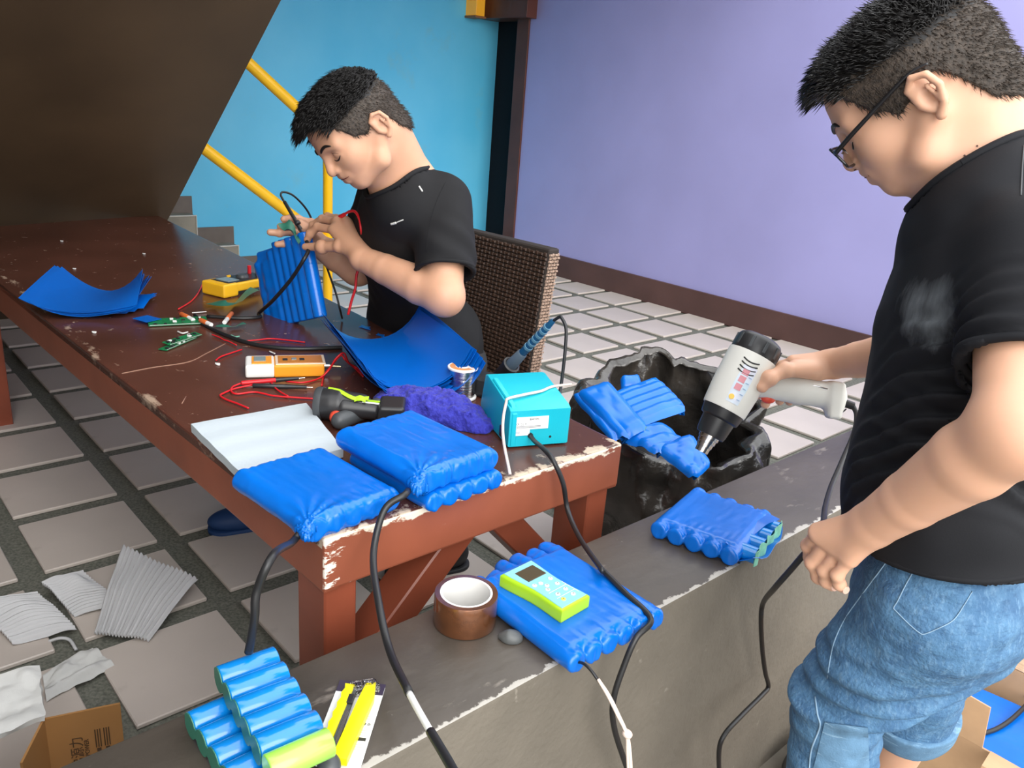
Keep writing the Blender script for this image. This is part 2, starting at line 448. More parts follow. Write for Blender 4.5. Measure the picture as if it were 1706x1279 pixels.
overlay(m_ledge, (0.115, 0.098, 0.080), 5, 0.60, 0.78, stretch=(1.0, .6, 1), rough=.5)
overlay(m_ledge, (0.40, 0.375, 0.335), 34, 0.72, 0.78, mask=near_edge('X', 2.968, 0.016, 0.38))
m_purple = mat('lilac_paint', (0.37, 0.355, 0.66), 0.48, var=0.05, vscale=1.6, bump=0.04, bscale=14)
m_blue = mat('blue_paint', (0.095, 0.53, 0.82), 0.40, col2=(0.15, 0.60, 0.87), vscale=1.5, bump=0.10, bscale=9)
overlay(m_blue, (0.20, 0.50, 0.62), 2.2, 0.60, 0.80)
m_brownpaint = mat('dark_brown_paint', (0.100, 0.030, 0.017), 0.45, var=0.15, vscale=5)
m_skirt = mat('brown_baseboard', (0.095, 0.046, 0.040), 0.5, var=0.2, vscale=3)
m_soffit = mat('brown_soffit', (0.080, 0.050, 0.026), 0.55, var=0.16, vscale=3.0, bump=0.06, bscale=8)
overlay(m_soffit, (0.16, 0.105, 0.06), 2.4, 0.68, 0.80, stretch=(.5, 2, 2))
m_stair = mat('stair_cement', (0.27, 0.25, 0.20), 0.75, var=0.18, vscale=6, bump=0.2, bscale=40)
m_stairskirt = mat('stair_skirting', (0.15, 0.125, 0.105), 0.6, var=0.12, vscale=8)
m_black = mat('painted_doorway_shade', (0.008, 0.008, 0.011), 0.7, spec=.2)
m_yellow = mat('yellow_gloss_paint', (0.95, 0.53, 0.008), 0.25, coat=0.3, var=0.05, vscale=9)
m_ceil = mat('ceiling_paint', (0.62, 0.60, 0.56), 0.8)
m_dull = mat('dull_shade_wall', (0.16, 0.13, 0.11), 0.8)
PT = 0.36
# floor base and its tiles
floor = tag(box(G(), (0.2, -2.9, -0.13), (5.5, 7.2, 0.25)).obj('floor', m_grout), kind='structure')
tile_me = {}
def tile_mesh(k, sx=.298, sy=.296):
    if k not in tile_me:
        g = G(); box(g, (0, 0, 0), (sx, sy, 0.012), bev=0.0025, seg=1); tile_me[k] = g.mesh('tile'); tile_me[k].materials.append(m_tile if k == 0 else m_tile2)
    return tile_me[k]
for b in range(-6, 8):
    for a in range(-13, 1):
        c = V3((b + .505) * PT, (a + .50) * PT, 0.002)
        if c[1] + .15 > .345 or c[0] > 2.70: continue
        d = c - CAM; zz = d @ FW
        if zz < .3: continue
        px, py = 853 + FPX * (d @ RT) / zz, 639 - FPX * (d @ UP) / zz
        if not (-330 < px < 2000 and 250 < py < 1600): continue
        t = bpy.data.objects.new('tile', tile_mesh(0)); COL.objects.link(t); t.location = c; t.rotation_euler = (random.uniform(-.004, .004), random.uniform(-.004, .004), random.uniform(-.006, .006)); t.parent = floor
GZ = -0.08
ground = tag(box(G(), (4.2, -2.6, GZ - .10), (2.9, 7.0, .20)).obj('ground', m_conc), kind='structure')
c1 = oz(1672, 949, GZ); c2 = oz(1658.6, 954.8, GZ)
for i in range(0, 3):
    for yy in (c1[1] + .15, c1[1] + .51, c1[1] + .87, c2[1] - .15):
        if i == 0 and yy > c1[1] + .2: pass
        t = bpy.data.objects.new('tile', tile_mesh(1, .30, .30)); COL.objects.link(t); t.location = (c1[0] + .15 + i * .355, yy, GZ + .003); t.parent = ground
# walls
wall_back = tag(box(G(), (0.95, .446, 1.5), (4.85, .2, 3.0)).obj('wall_back', m_purple), kind='structure')
tag(box(G(), (0.95, .338, .088), (4.85, .02, .176), bev=.003).obj('baseboard_back', m_skirt), kind='structure')
tag(box(G(), (-2.1, -2.0, 1.5), (.2, 5.0, 3.2)).obj('wall_left', m_blue), kind='structure')
tag(box(G(), (-1.545, .40, 1.5), (.135, .135, 3.0), bev=.004).obj('column', m_brownpaint), kind='structure')
tag(box(G(), (-1.80, .57, 1.5), (.42, .2, 3.0)).obj('dark_doorway', m_black), kind='structure')  # open doorway; the darkness of the room behind is painted as a black panel
g = G(); box(g, (-1.72, .35, 2.20), (.62, .22, .55), bev=.004)
tag(g.obj('beam', m_brownpaint), kind='structure')
tag(box(G(), (-.65, -2.4, 2.83), (3.7, 6.4, .16)).obj('ceiling', m_ceil), kind='structure')  # out of view; cut short so sky light reaches the back walls
tag(box(G(), (0.5, -5.05, 1.4), (6.0, .2, 3.0)).obj('shade_wall_front', m_dull), kind='structure')  # unseen wall, added to keep daylight off the left floor
# low cement ledge between patio and yard
g = G(); g0 = bmesh.new()
hull8(g, [(2.755, -6.2, GZ - .02), (2.97, -6.2, GZ - .02), (2.97, .34, GZ - .02), (2.755, .34, GZ - .02), (2.755, -6.2, .54), (2.97, -6.2, .54), (2.97, .34, .54), (2.755, .34, .54)], bev=.006, seg=2)
me = g.mesh('ledge', 40)
wl_o = link('wall_right', me, [m_conc, m_ledge]); tag(wl_o, kind='structure')
for p in me.polygons:
    if p.normal.z > .5: p.material_index = 1
# stairs: first flight along the blue wall
RS_, TR, Y0 = .215, .286, -1.886
stairs = tag(bpy.data.objects.new('staircase', None), kind='structure'); COL.objects.link(stairs)
for k in range(1, 5):
    box(G(), (-1.925, Y0 - .03 - (k - .5) * TR - (.4 if k == 4 else 0), RS_ * k / 2), (.15, TR + (.8 if k == 4 else 0), RS_ * k), bev=.004).obj('step', m_stair, stairs)
g = G(); sk = [(.45, .0), (.45, .105), (Y0, .105)]
for k in range(1, 5): sk += [(Y0 - (k - 1) * TR, RS_ * k + .11), (Y0 - k * TR, RS_ * k + .11)]
sk += [(Y0 - 4 * TR, 0)]
prism(g, [(p[0], p[1]) for p in sk], 0, .012, R=np.array([[0, 0, 1], [1, 0, 0], [0, 1, 0]]), c=(-1.999, 0, 0))
g.obj('skirting', m_stairskirt, stairs)
for k in (1, 2): tube(G(), [(-1.849, Y0 - .03 - (k - 1) * TR, RS_ * (k - 1) + .01), (-1.849, Y0 - .03 - (k - 1) * TR, RS_ * k), (-1.849, Y0 - .03 - k * TR, RS_ * k)], .006, n=6, smooth=False).obj('nosing', mat('nosing_white', (.62, .60, .54), .6), stairs, 180)
# second flight over the table: slanted underside
SX, SZ, SS = -.44, .643, .77
zs = lambda x: SZ + SS * (x - SX)
pl = [(-1.27, zs(-1.27)), (2.3, zs(2.3))]
top = []
n_st = 12
for i in range(n_st):
    x = 2.3 - i * .297; top += [(x, zs(x) + .30), (x, zs(x) + .30 - .0)] if i == 0 else [(x, zs(x + .297) + .30), (x, zs(x) + .30)]
poly = pl + top
g = G(); prism(g, [(p[0], p[1]) for p in poly], -4.5, -2.885, R=np.array([[1, 0, 0], [0, 0, 1], [0, 1, 0]]))
fl = g.obj('stair_soffit', m_soffit); tag(fl, kind='structure')
# yellow pipe handrail beside the stairs
pbase = V3(-.905, -1.753, 0)
rail = thing('handrail', 'yellow painted pipe handrail rising beside the stairs at the blue wall', 'handrail', pbase)
cyl(G(), pbase, pbase + V3(0, 0, 1.12), .030, n=20).obj('post', m_yellow, rail, 60)
tube(G(), [(-.905, -1.75, 1.02), (-.905, -3.05, 2.01)], .033, n=16, smooth=False).obj('rail', m_yellow, rail, 60)
tube(G(), [(-.905, -1.75, .385), (-.905, -3.05, 1.335)], .033, n=16, smooth=False).obj('rail', m_yellow, rail, 60)
cyl(G(), pbase, pbase + V3(0, 0, .008), .045, n=20).obj('base_plate', m_yellow, rail, 60)
# orange lamp at the beam
lp = oy(781, 0, .30)
lamp = thing('lantern', 'square amber glass lantern fixed under the ceiling beam', 'lamp', (lp[0], .16, 1.93))
m_amber = mat('amber_glass', (0.70, 0.33, 0.015), 0.15, emit=(1.0, .45, .03), estr=.18, coat=.5)
a0 = oy(759, 28, .16); a1 = oy(800, 26, .16)
box(G(), ((a0[0] + a1[0]) / 2, .16, a0[2] + .10), (a1[0] - a0[0], .09, .20), bev=.004).obj('glass', m_amber, lamp)
box(G(), ((a0[0] + a1[0]) / 2, .16, a0[2] - .008), (a1[0] - a0[0] + .02, .11, .016), bev=.003).obj('base', mat('lamp_wood', (.30, .12, .04), .5), lamp)
# ================================================================== the table
TH = 0.66
m_top = mat('table_top_paint_shaded', (0.095, 0.034, 0.023), 0.24, var=0.25, vscale=3.5, bump=0.05, bscale=35, detail=7)  # same paint as the sides; the weaker light on top is put into the colour
overlay(m_top, (0.17, 0.085, 0.058), 7, 0.66, 0.84, stretch=(.7, 1.4, 1), rough=.5)
overlay(m_top, (0.42, 0.30, 0.22), 20, 0.66, 0.76, stretch=(.6, 1.6, 1), mask=near_edge('Y', -3.805, 0.035, 0.14), rough=.6)
overlay(m_top, (0.55, 0.44, 0.33), 30, 0.66, 0.74, mask=near_edge('X', 2.657, 0.05, 0.22), rough=.6)
m_apron = mat('table_side_paint', (0.265, 0.074, 0.038), 0.42, var=0.16, vscale=5, bump=0.08, bscale=30)
m_apronf = mat('table_front_paint', (0.265, 0.074, 0.038), 0.42, var=0.16, vscale=5, bump=0.08, bscale=30)
overlay(m_apronf, (0.80, 0.70, 0.56), 45, 0.70, 0.76, stretch=(1, .5, 1), mask=near_edge('Z', 0.657, 0.020, 0.34), rough=.7)
overlay(m_apronf, (0.80, 0.72, 0.62), 60, 0.72, 0.76, stretch=(1, .5, 1.4), mask=near_edge('Y', -3.785, 0.055, 0.26), rough=.7)
overlay(m_apronf, (0.75, 0.62, 0.5), 90, 0.76, 0.80)
m_leg = mat('table_leg_paint', (0.27, 0.066, 0.033), 0.4, var=0.12, vscale=8)
m_rawleg = mat('bare_wood', (0.25, 0.19, 0.15), 0.75, var=0.25, vscale=14, stretch=(1, 1, .3))
NL, NR, FR, FL = V3(2.657, -3.787, 0), V3(2.66, -3.113, 0), V3(-.45, -2.934, 0), V3(-.22, -3.862, 0)
table = thing('table', 'long dark brown painted wooden table with a worn chipped front edge', 'table', (1.1, -3.42, 0))
zz = lambda p, z: (p[0], p[1], z)
g = G(); hull8(g, [zz(NL, .634), zz(NR, .634), zz(FR, .634), zz(FL, .634), zz(NL, TH), zz(NR, TH), zz(FR, TH), zz(FL, TH)], bev=.005, seg=2)
g.obj('tabletop', m_top, table)
def board(p, q, t, z0, z1, m, nm, side):
    d = nrm(q - p); nn = V3(-d[1], d[0], 0) * side * t
    g = G(); hull8(g, [zz(p, z0), zz(q, z0), zz(q + nn, z0), zz(p + nn, z0), zz(p, z1), zz(q, z1), zz(q + nn, z1), zz(p + nn, z1)], bev=.004, seg=2)
    return g.obj(nm, m, table)
e = V3(.001, 0, 0)
tag(board(NL + e, NR + e, .03, .566, .658, m_apronf, 'apron', 1), 'sunlit front apron chipped to pale wood along the top')
board(FL, NL, .028, .562, .656, m_apron, 'apron', 1)
board(NR, FR, .028, .562, .656, m_apron, 'apron', 1)
def leg(x0, x1, y0, y1, m=m_leg, z1=.64):
    g = G(); hull8(g, [(x0, y0, 0), (x1, y0, 0), (x1, y1, 0), (x0, y1, 0), (x0, y0, z1), (x1, y0, z1), (x1, y1, z1), (x0, y1, z1)], bev=.003, seg=1)
    return g.obj('leg', m, table)
leg(2.555, 2.643, -3.778, -3.720); leg(2.550, 2.643, -3.178, -3.118)
leg(.225, .285, -3.835, -3.765); leg(.225, .285, -3.10, -3.03)
def brace(p, q, w, t):
    d = nrm(q - p); s = V3(0, -d[2], d[1]) * w / 2; k = V3(t, 0, 0)
    g = G(); hull8(g, [p - s - k, q - s - k, q + s - k, p + s - k, p - s, q - s, q + s, p + s], bev=.003, seg=1)
    return g.obj('brace', m_leg, table)
brace(V3(2.625, -3.44, .60), V3(2.625, -3.72, .325), .058, .075)
brace(V3(2.615, -3.43, .60), V3(2.615, -3.18, .33), .058, .055)

# ================================================================== shared materials for the things
m_pvc = mat('blue_shrink_film', (0.001, 0.140, 0.60), 0.24, var=0.10, vscale=9, spec=0.5, bump=0.05, bscale=70, detail=2)
m_pvc2 = mat('blue_film_sheet', (0.001, 0.120, 0.52), 0.28, var=0.05, vscale=5)
m_cell = mat('blue_cell_wrap', (0.002, 0.20, 0.60), 0.18, coat=.6, var=0.04, vscale=12)
m_wire = mat('black_rubber', (0.014, 0.014, 0.015), 0.42)
m_redw = mat('red_wire', (0.62, 0.012, 0.02), 0.4)
m_whitew = mat('pinkish_white_wire', (0.72, 0.58, 0.50), 0.45)
m_blackp = mat('black_plastic', (0.018, 0.018, 0.02), 0.38)
m_dkgrey = mat('dark_grey_plastic', (0.055, 0.06, 0.065), 0.45)
m_steel = mat('bare_steel', (0.62, 0.62, 0.62), 0.25, metal=1.0)
m_white = mat('white_plastic', (0.78, 0.77, 0.74), 0.4)
m_orange = mat('orange_plastic', (0.85, 0.33, 0.02), 0.35)
m_ymeter = mat('yellow_rubber', (0.85, 0.46, 0.015), 0.45)
m_pcb = mat('green_circuit_board', (0.01, 0.17, 0.06), 0.35, var=.3, vscale=160)
m_lcd = mat('lcd_grey', (0.22, 0.25, 0.24), 0.15)
m_green = mat('dark_green_tape', (0.03, 0.16, 0.11), 0.4)
m_mint = mat('mint_barley_paper', (0.18, 0.50, 0.36), 0.6, var=.2, vscale=60)
m_lime = mat('lime_plastic', (0.36, 0.62, 0.015), 0.38)
m_chrome = mat('tin_solder', (0.66, 0.66, 0.66), 0.22, metal=1.0, bump=.25, bscale=400, stretch=(.02, .02, 1))
m_label = mat('paper_label', (0.82, 0.82, 0.80), 0.6)
m_ink = mat('black_ink', (0.02, 0.02, 0.02), 0.6)
m_copper = mat('amber_film_tape', (0.20, 0.075, 0.030), 0.22, metal=.6, coat=.8, var=.18, vscale=60, bump=.15, bscale=120, bdist=.001)
m_card = mat('cardboard', (0.50, 0.32, 0.18), 0.8, var=.10, vscale=12)
m_cardd = mat('cardboard_fluted', (0.47, 0.32, 0.21), 0.8, var=.16, vscale=30, stretch=(1, 1, 12))
m_foam = mat('white_packing_foam', (0.50, 0.56, 0.60), 0.65, var=.05, vscale=6, bump=.15, bscale=90)
m_eva = mat('white_foam_wrap', (0.60, 0.60, 0.61), 0.6, bump=.15, bscale=120)

# ------------------------------------------------------------------ battery packs
def pack(name, label, c, a, b, L, n, r=.0166, wrap=.006, flat=.0006, wr=.0012, seed=1, group='blue shrink-wrapped battery packs', h=.0026, up=(0, 0, 1), extra=None, gather=None, cat='battery pack', inset=.007):
    """cells in a row under a tight film: a = direction of the cells, b = across them"""
    c = V3(*c); a = nrm(a); u = nrm(np.asarray(up, float) - (np.asarray(up, float) @ a) * a); b = np.cross(u, a)
    W = (n - 1) * 2 * r
    S = Solid()
    for i in range(n):
        o = c + b * (i * 2 * r - W / 2)
        S.cylr(o - a * L / 2, o + a * L / 2, r, rnd=.006, k=wrap)
    S.box(c, (L / 2 - inset, W / 2 + r * .55, r - flat), ax=(a, b, u), rnd=.011, k=wrap)
    if extra: extra(S, c, a, b, u, W)
    def post(P, D):
        q = P - c; la = q @ a; lb = q @ b
        w = np.clip((np.abs(la) - (L / 2 - .055)) / .05, 0, 1) + .25
        N = vnoise(np.stack([la * 38, lb * 150, (q @ u) * 20], -1), seed) + .5 * vnoise(np.stack([la * 90, lb * 60, (q @ u) * 60], -1), seed + 3)
        d = D + wr * w * N
        if gather is not None:                      # film pulled together towards the cable
            gp, rad = gather; v = q - (a * gp[0] + b * gp[1]); rr = np.linalg.norm(v, axis=-1); an = np.arctan2(v @ b, v @ a)
            d = d + .0022 * np.clip(1 - rr / rad, 0, 1) * np.sin(an * 17)
        return d
    S.post = post
    root = thing(name, label, cat, (c[0], c[1], c[2] - r), 0, group)
    o = S.obj('film_wrap', h, m_pvc, root)
    return root, (a, b, u)
rz = lambda deg: V3(math.cos(math.radians(deg)), math.sin(math.radians(deg)), 0)
# on the table: one at the near corner, two stacked beside it
p1r, fr = pack('battery_pack', 'smooth blue wrapped battery pack at the near left corner of the table, black cable below', (2.545, -3.738, TH + .0185), rz(5), None, .218, 5, r=.0178, flat=-.0030, wrap=.006, inset=.002, wr=.0015, seed=4,
               gather=((.105, -.085), .10), extra=lambda S, c, a, b, u, W: S.cone(c + a * .085 - b * .078, c + a * .116 - b * .094, .012, .006, .012))
p2r, fr2 = pack('battery_pack', 'upper blue wrapped battery pack of the stack beside the teal soldering station', (2.560, -3.552, TH + .0535), rz(4), None, .232, 5, r=.0180, flat=-.0030, wrap=.006, inset=.002, wr=.0015, seed=9,
                gather=((.11, -.085), .11), extra=lambda S, c, a, b, u, W: S.cone(c + a * .09 - b * .078, c + a * .122 - b * .098 - u * .004, .012, .006, .012))
p3r, fr3 = pack('battery_pack', 'lower blue battery pack lying under another, round cell ends towards the table edge', (2.572, -3.540, TH + .0171), rz(3), None, .222, 5, r=.017, wr=.0012, seed=13)
# ------------------------------------------------------------------ cables of the packs
def cable(name, label, pts, r, m=None, n=10, per=8, group=None, tip=None, cat='cable'):
    o = tube(G(), pts, r, n=n, per=per).obj(name, m or m_wire, None, 180)
    return tag(o, label, cat, group)
cA = thing('cable', 'thick black cable from the near left pack down to the stacked cell pack', 'cable', (2.66, -3.83, TH))
tube(G(), [(2.647, -3.822, .674), (2.668, -3.845, .677), oy(455, 925, -3.93), oy(428, 985, -3.955), oy(424, 1030, -3.96), (2.785, -3.965, .617)], .0055, n=12).obj('sheath', m_wire, cA, 180)
cB = thing('cable', 'thick black cable with a white taped stretch, hanging over the table front', 'cable', (2.68, -3.66, TH))
cbp = [(2.672, -3.648, .706), (2.690, -3.668, .712), oy(640, 850, -3.70), oy(622, 925, -3.735), oy(632, 1010, -3.775), oy(650, 1085, -3.80), oy(682, 1155, -3.84)]
cbq = [oy(682, 1155, -3.84), oy(697, 1183, -3.852), oy(717, 1218, -3.865)]
cbr = [oy(717, 1218, -3.865), oy(745, 1265, -3.88), oy(775, 1320, -3.90)]
tube(G(), cbp, .0055, n=12).obj('sheath', m_wire, cB, 180)
tag(tube(G(), cbq, .0042, n=12).obj('sheath', m_white, cB, 180), 'white taped stretch of the cable')
tube(G(), cbr, .0055, n=12).obj('sheath', m_wire, cB, 180)

# the upright pack held by the seated man
ub, ut = V3(1.570, -3.262, TH + .002), V3(1.488, -3.268, .893)
ax_u = nrm(ut - ub); right = nrm(V3(.995, .10, 0) - (V3(.995, .10, 0) @ ax_u) * ax_u)
def up_pack():
    root = thing('battery_pack', 'ridged blue battery pack standing upright on the table in the hands of the seated man', 'battery pack', ub, 0, 'blue shrink-wrapped battery packs')
    S = Solid(); n, r, H = 8, .0168, .232; nn = np.cross(right, ax_u)
    for i in range(n):
        o = ub + right * ((i - (n - 1) / 2) * 2 * r); rr = r * (1.12 if i == n - 1 else 1)
        hh = H - (0.045 if i < 2 else .02 if i < 3 else 0)
        S.cylr(o + right * (.006 if i == n - 1 else 0), o + ax_u * hh + right * (.006 if i == n - 1 else 0), rr, rnd=.004, k=.003)
    c = ub + ax_u * H * .48
    S.box(c - right * .01, (W_ := (n - 1) * r - .004, .011, H * .47), ax=(right, nn, ax_u), rnd=.008, k=.005)
    S.box(c - right * .098 - ax_u * .01, (.040, .0165, H * .40), ax=(right, nn, ax_u), rnd=.012, k=.012)
    def post(P, D):
        q = P - ub; la = q @ right; lz = q @ ax_u
        w = np.clip((-la - .05) / .06, 0, 1)
        j = np.abs(((lz / .074) % 1.0) - .0); j = np.minimum(j, 1 - j)
        return D + .0035 * w * vnoise(np.stack([la * 20, lz * 46, la * 5], -1), 5) + .0008 * np.exp(-(j * .074 / .0014) ** 2) * (la > .09)
    S.post = post
    S.obj('film_wrap', .0026, m_pvc, root)
    return root
up_pack()

# ------------------------------------------------------------------ curled stacks of blue film sheets
def curled(nm, label, group, A, B, across, lift, n, half, seed, rise=(1, 1), gap=.0016, spread=.012, thick=.0006):
    rnd = random.Random(seed); A = V3(*A); B = V3(*B); ax = nrm(B - A); L = np.linalg.norm(B - A)
    pr = nrm(V3(*across) - (V3(*across) @ ax) * ax); up = V3(0, 0, 1)
    for i in range(n):
        da = rnd.uniform(-spread, spread); dp = rnd.uniform(-spread, spread); tw = rnd.uniform(-.03, .03); lf = lift; da = da * 3 + .0028 * (n - 1 - i); dp += .0020 * (n - 1 - i)
        def fn(u, v, i=i, da=da, dp=dp, tw=tw, lf=lf):
            s = (v - .5) * 2; k = rise[1] if s > 0 else rise[0]
            th_ = abs(s) ** 1.0
            off = half * s * (1 - .16 * k * s * s)
            z = lf * k * abs(s) ** 2.1
            return A + ax * (L * u + da + tw * off) + pr * (off + dp - tw * L * (u - .5) * .3) + up * (z + i * gap + .0012 + .004 * math.sin(3 * u + i))
        g = G(); sheet(g, fn, 9, 15, thick)
        tag(g.obj(nm, m_pvc2, None, 60), label, 'plastic sheet', group)
curled('film_sheet', 'glossy blue film sheet in the curled pile beside the solder spool', 'blue film sheets in the pile by the solder spool',
       (1.90, -3.225, TH), (2.245, -3.335, TH), (.25, .97, 0), .088, 14, .150, 3, rise=(.85, 1.0), gap=.0022, spread=.006)
rs_ = random.Random(8)
for i in range(12):
    j = lambda s=.008: V3(rs_.uniform(-s, s), rs_.uniform(-s, s), 0)
    t_ = i / 11; low = i < 4
    c00, c01 = oz(34 + 2 * (11 - i), 508, TH + .038) + j(), oz(97 + (11 - i), 453, TH + .050) + j()
    if low: c10, c11 = oz(214 + 8 * i, 524 - 2 * i, TH + .004) + j(), oz(262 - 2 * i, 492, TH + .012 + .008 * i) + j()
    else: c10, c11 = oz(206 + 2.2 * i, 520, TH + .020) + j(), oz(236 + 2.0 * (11 - i), 460 + .8 * (11 - i), TH + .088 - .004 * (11 - i)) + j()
    def fn(u, v, i=i, c00=c00, c01=c01, c10=c10, c11=c11):
        p = (1 - u) * (1 - v) * c00 + u * (1 - v) * c10 + u * v * c11 + (1 - u) * v * c01
        return V3(p[0], p[1], TH + .002 + (p[2] - TH) * (2 * u - 1) ** 2 + i * .0016 + .001 * math.sin(3 * v))
    tag(sheet(G(), fn, 15, 9, .0006).obj('film_sheet', m_pvc2, None, 60), 'matte blue film sheet in the curled pile at the far left of the table', 'plastic sheet', 'blue film sheets in the far left pile')

# ------------------------------------------------------------------ white foam slab under the near left pack
foam = thing('foam_sheet', 'thick white packing foam sheet lying on the table by the near left pack', 'foam sheet', (2.29, -3.69, TH))
fc = [oz(318, 706, .678), oz(510, 671, .678), oz(572, 748, .678), oz(404, 790, .678)]
def foamfn(u, v):
    p = (1 - u) * (1 - v) * fc[0] + (1 - u) * v * fc[1] + u * v * fc[2] + u * (1 - v) * fc[3]
    return V3(p[0], p[1], TH + .0095 + .0006 * math.sin(u * 21 + .5 * math.sin(v * 4)) + .0005 * math.sin(v * 9))
sheet(G(), foamfn, 26, 14, .017).obj('slab', m_foam, foam, 50)

# ------------------------------------------------------------------ meters
def slab8(p0, p1, depth, z0, z1):
    d = nrm(p1 - p0); nn = V3(-d[1], d[0], 0)
    if nn @ FW < 0: nn = -nn
    q0, q1 = p0 + nn * depth, p1 + nn * depth
    return [zz(p0, z0), zz(p1, z0), zz(q1, z0), zz(q0, z0), zz(p0, z1), zz(p1, z1), zz(q1, z1), zz(q0, z1)], d, nn
# orange and white battery tester
b0, b1 = oz(409, 631, TH), oz(541, 628, TH)
L = np.linalg.norm(b1 - b0)
bt = thing('battery_tester', 'orange and white handheld tester lying on the table among red probe leads', 'meter', (b0 + b1) / 2)
pts, d, nn = slab8(b0 + nrm(b1 - b0) * .062, b1, .078, TH + .001, TH + .030); hull8(G(), pts, .005, 3).obj('body', m_orange, bt)
g = G(); pts, _, _ = slab8(b0, b0 + d * .064, .078, TH + .001, TH + .031); hull8(g, pts, .006, 3); tag(g.obj('end_cap', m_white, bt), 'white end of the tester')
g = G(); box(g, b0 + d * .036 + nn * .04 + V3(0, 0, .0315), (.044, .056, .0015), R=np.stack([d, nn, V3(0, 0, 1)], 1), bev=.0005); g.obj('face_plate', m_orange, bt)
g = G(); box(g, b0 + d * .032 + nn * .044 + V3(0, 0, .033), (.026, .034, .002), R=np.stack([d, nn, V3(0, 0, 1)], 1), bev=.0005); g.obj('display', m_lcd, bt)
g = G(); box(g, b0 + d * .122 + nn * .039 + V3(0, 0, .0305), (.112, .068, .003), R=np.stack([d, nn, V3(0, 0, 1)], 1), bev=.001); tag(g.obj('clear_cover', mat('clear_rim', (.80, .62, .45), .2), bt), 'pale rim round the keypad')
g = G(); box(g, b0 + d * .122 + nn * .039 + V3(0, 0, .0320), (.100, .056, .0015), R=np.stack([d, nn, V3(0, 0, 1)], 1), bev=.0004); g.obj('keypad', mat('brown_orange', (.50, .18, .02), .4), bt)
for i, (q, m_) in enumerate(((.088, m_ink), (.108, m_lcd), (.126, m_ink))):
    box(G(), b0 + d * q + nn * (.036 + .004 * (i == 1)) + V3(0, 0, .0332), (.011, .014, .0015), R=np.stack([d, nn, V3(0, 0, 1)], 1)).obj('button', m_, bt)
cyl(G(), b1 + nn * .035 + V3(0, 0, .016), b1 + nn * .035 + d * .014 + V3(0, 0, .016), .006, n=14).obj('socket', m_steel, bt, 40)
cyl(G(), b1 + nn * .035 + d * .014 + V3(0, 0, .016), b1 + nn * .034 + d * .040 + V3(0, 0, .014), .0032, n=12).obj('plug', mat('brass', (.75, .62, .38), .3, metal=1), bt, 40)
# yellow multimeter
y0, y1 = oz(380, 498, TH), oz(452, 483, TH)
ym = thing('multimeter', 'yellow rubber-cased multimeter with a black face near the far edge of the table', 'meter', (y0 + y1) / 2)
d = nrm(y1 - y0); nn = nrm(V3(-d[1], d[0], 0)); nn = nn if nn @ FW > 0 else -nn
Rm = np.stack([d, nn, V3(0, 0, 1)], 1)
g = G(); box(g, y0 + d * .020 + nn * .055 + V3(0, 0, .022), (.060, .100, .042), R=Rm, bev=.008, seg=3); g.obj('holster_end', m_ymeter, ym)
g = G(); box(g, y0 + d * .100 + nn * .055 + V3(0, 0, .027), (.185, .096, .028), R=Rm, bev=.008, seg=3); g.obj('body', m_ymeter, ym)
g = G(); box(g, y0 + d * .100 + nn * .055 + V3(0, 0, .042), (.165, .078, .004), R=Rm, bev=.0015); tag(g.obj('face_plate', m_blackp, ym), 'black face of the multimeter')
g = G(); box(g, y0 + d * .050 + nn * .055 + V3(0, 0, .0445), (.045, .056, .003), R=Rm, bev=.001); g.obj('display', m_lcd, ym)
cyl(G(), y0 + d * .112 + nn * .055 + V3(0, 0, .043), y0 + d * .112 + nn * .055 + V3(0, 0, .052), .020, .017, n=20).obj('dial', m_dkgrey, ym, 40)
for q in (.079, .086): cyl(G(), y0 + d * q + nn * .085 + V3(0, 0, .043), y0 + d * q + nn * .085 + V3(0, 0, .049), .004, n=10).obj('button', m_ymeter, ym, 40)
cyl(G(), y0 + d * .165 + nn * .08 + V3(0, 0, .044), y0 + d * .165 + nn * .08 + V3(0, 0, .070), .006, n=12).obj('red_plug', m_redw, ym, 40)
cyl(G(), y0 + d * .165 + nn * .045 + V3(0, 0, .044), y0 + d * .165 + nn * .045 + V3(0, 0, .070), .006, n=12).obj('black_plug', m_blackp, ym, 40)

# ------------------------------------------------------------------ circuit boards
def pcb(label, c, d, L, W, z, seed, tilt=0.0):
    rnd = random.Random(seed); d = nrm(d); nn = V3(-d[1], d[0], 0); up = V3(0, 0, 1)
    R = np.stack([d, nn, up], 1) @ rotm(tilt, 0, 0); c = V3(c[0], c[1], z)
    t = thing('circuit_board', label, 'circuit board', c, 0)
    box(G(), c, (L, W, .0016), R=R).obj('board', m_pcb, t)
    for i in range(9):
        o = c + R @ V3(rnd.uniform(-.42, .42) * L, rnd.uniform(-.36, .36) * W, .0022)
        box(G(), o, (rnd.uniform(.005, .012), rnd.uniform(.004, .008), .003), R=R).obj('chip', m_blackp if i % 3 else m_label, t)
    box(G(), c - R @ V3(0, W * .46, -.0012), (L * .96, W * .05, .0012), R=R).obj('edge_track', mat('tinned_track', (.66, .72, .66), .35, metal=.4), t)
    for i in range(6):
        o = c + R @ V3(-.38 * L + i * L * .15, -.3 * W, .0015)
        cyl(G(), o, o + R @ V3(0, 0, .0015), .002, n=8).obj('solder_pad', m_steel, t)
    return t
c_a, c_b = oz(262, 533, TH + .012), oz(330, 530, TH + .012)
pcb('long green circuit board with white solder traces near the left pile of sheets', (c_a + c_b) / 2, c_b - c_a, .15, .052, TH + .006, 2, .12)
pcb_b = oz(245, 532, TH + .008)
g = G(); box(g, (pcb_b[0], pcb_b[1], TH + .010), (.055, .048, .0012), R=rotm(0, 0, math.radians(20))); tag(g.obj('film_scrap', m_pvc2), 'small blue film scrap tucked under the green circuit board', 'plastic scrap')
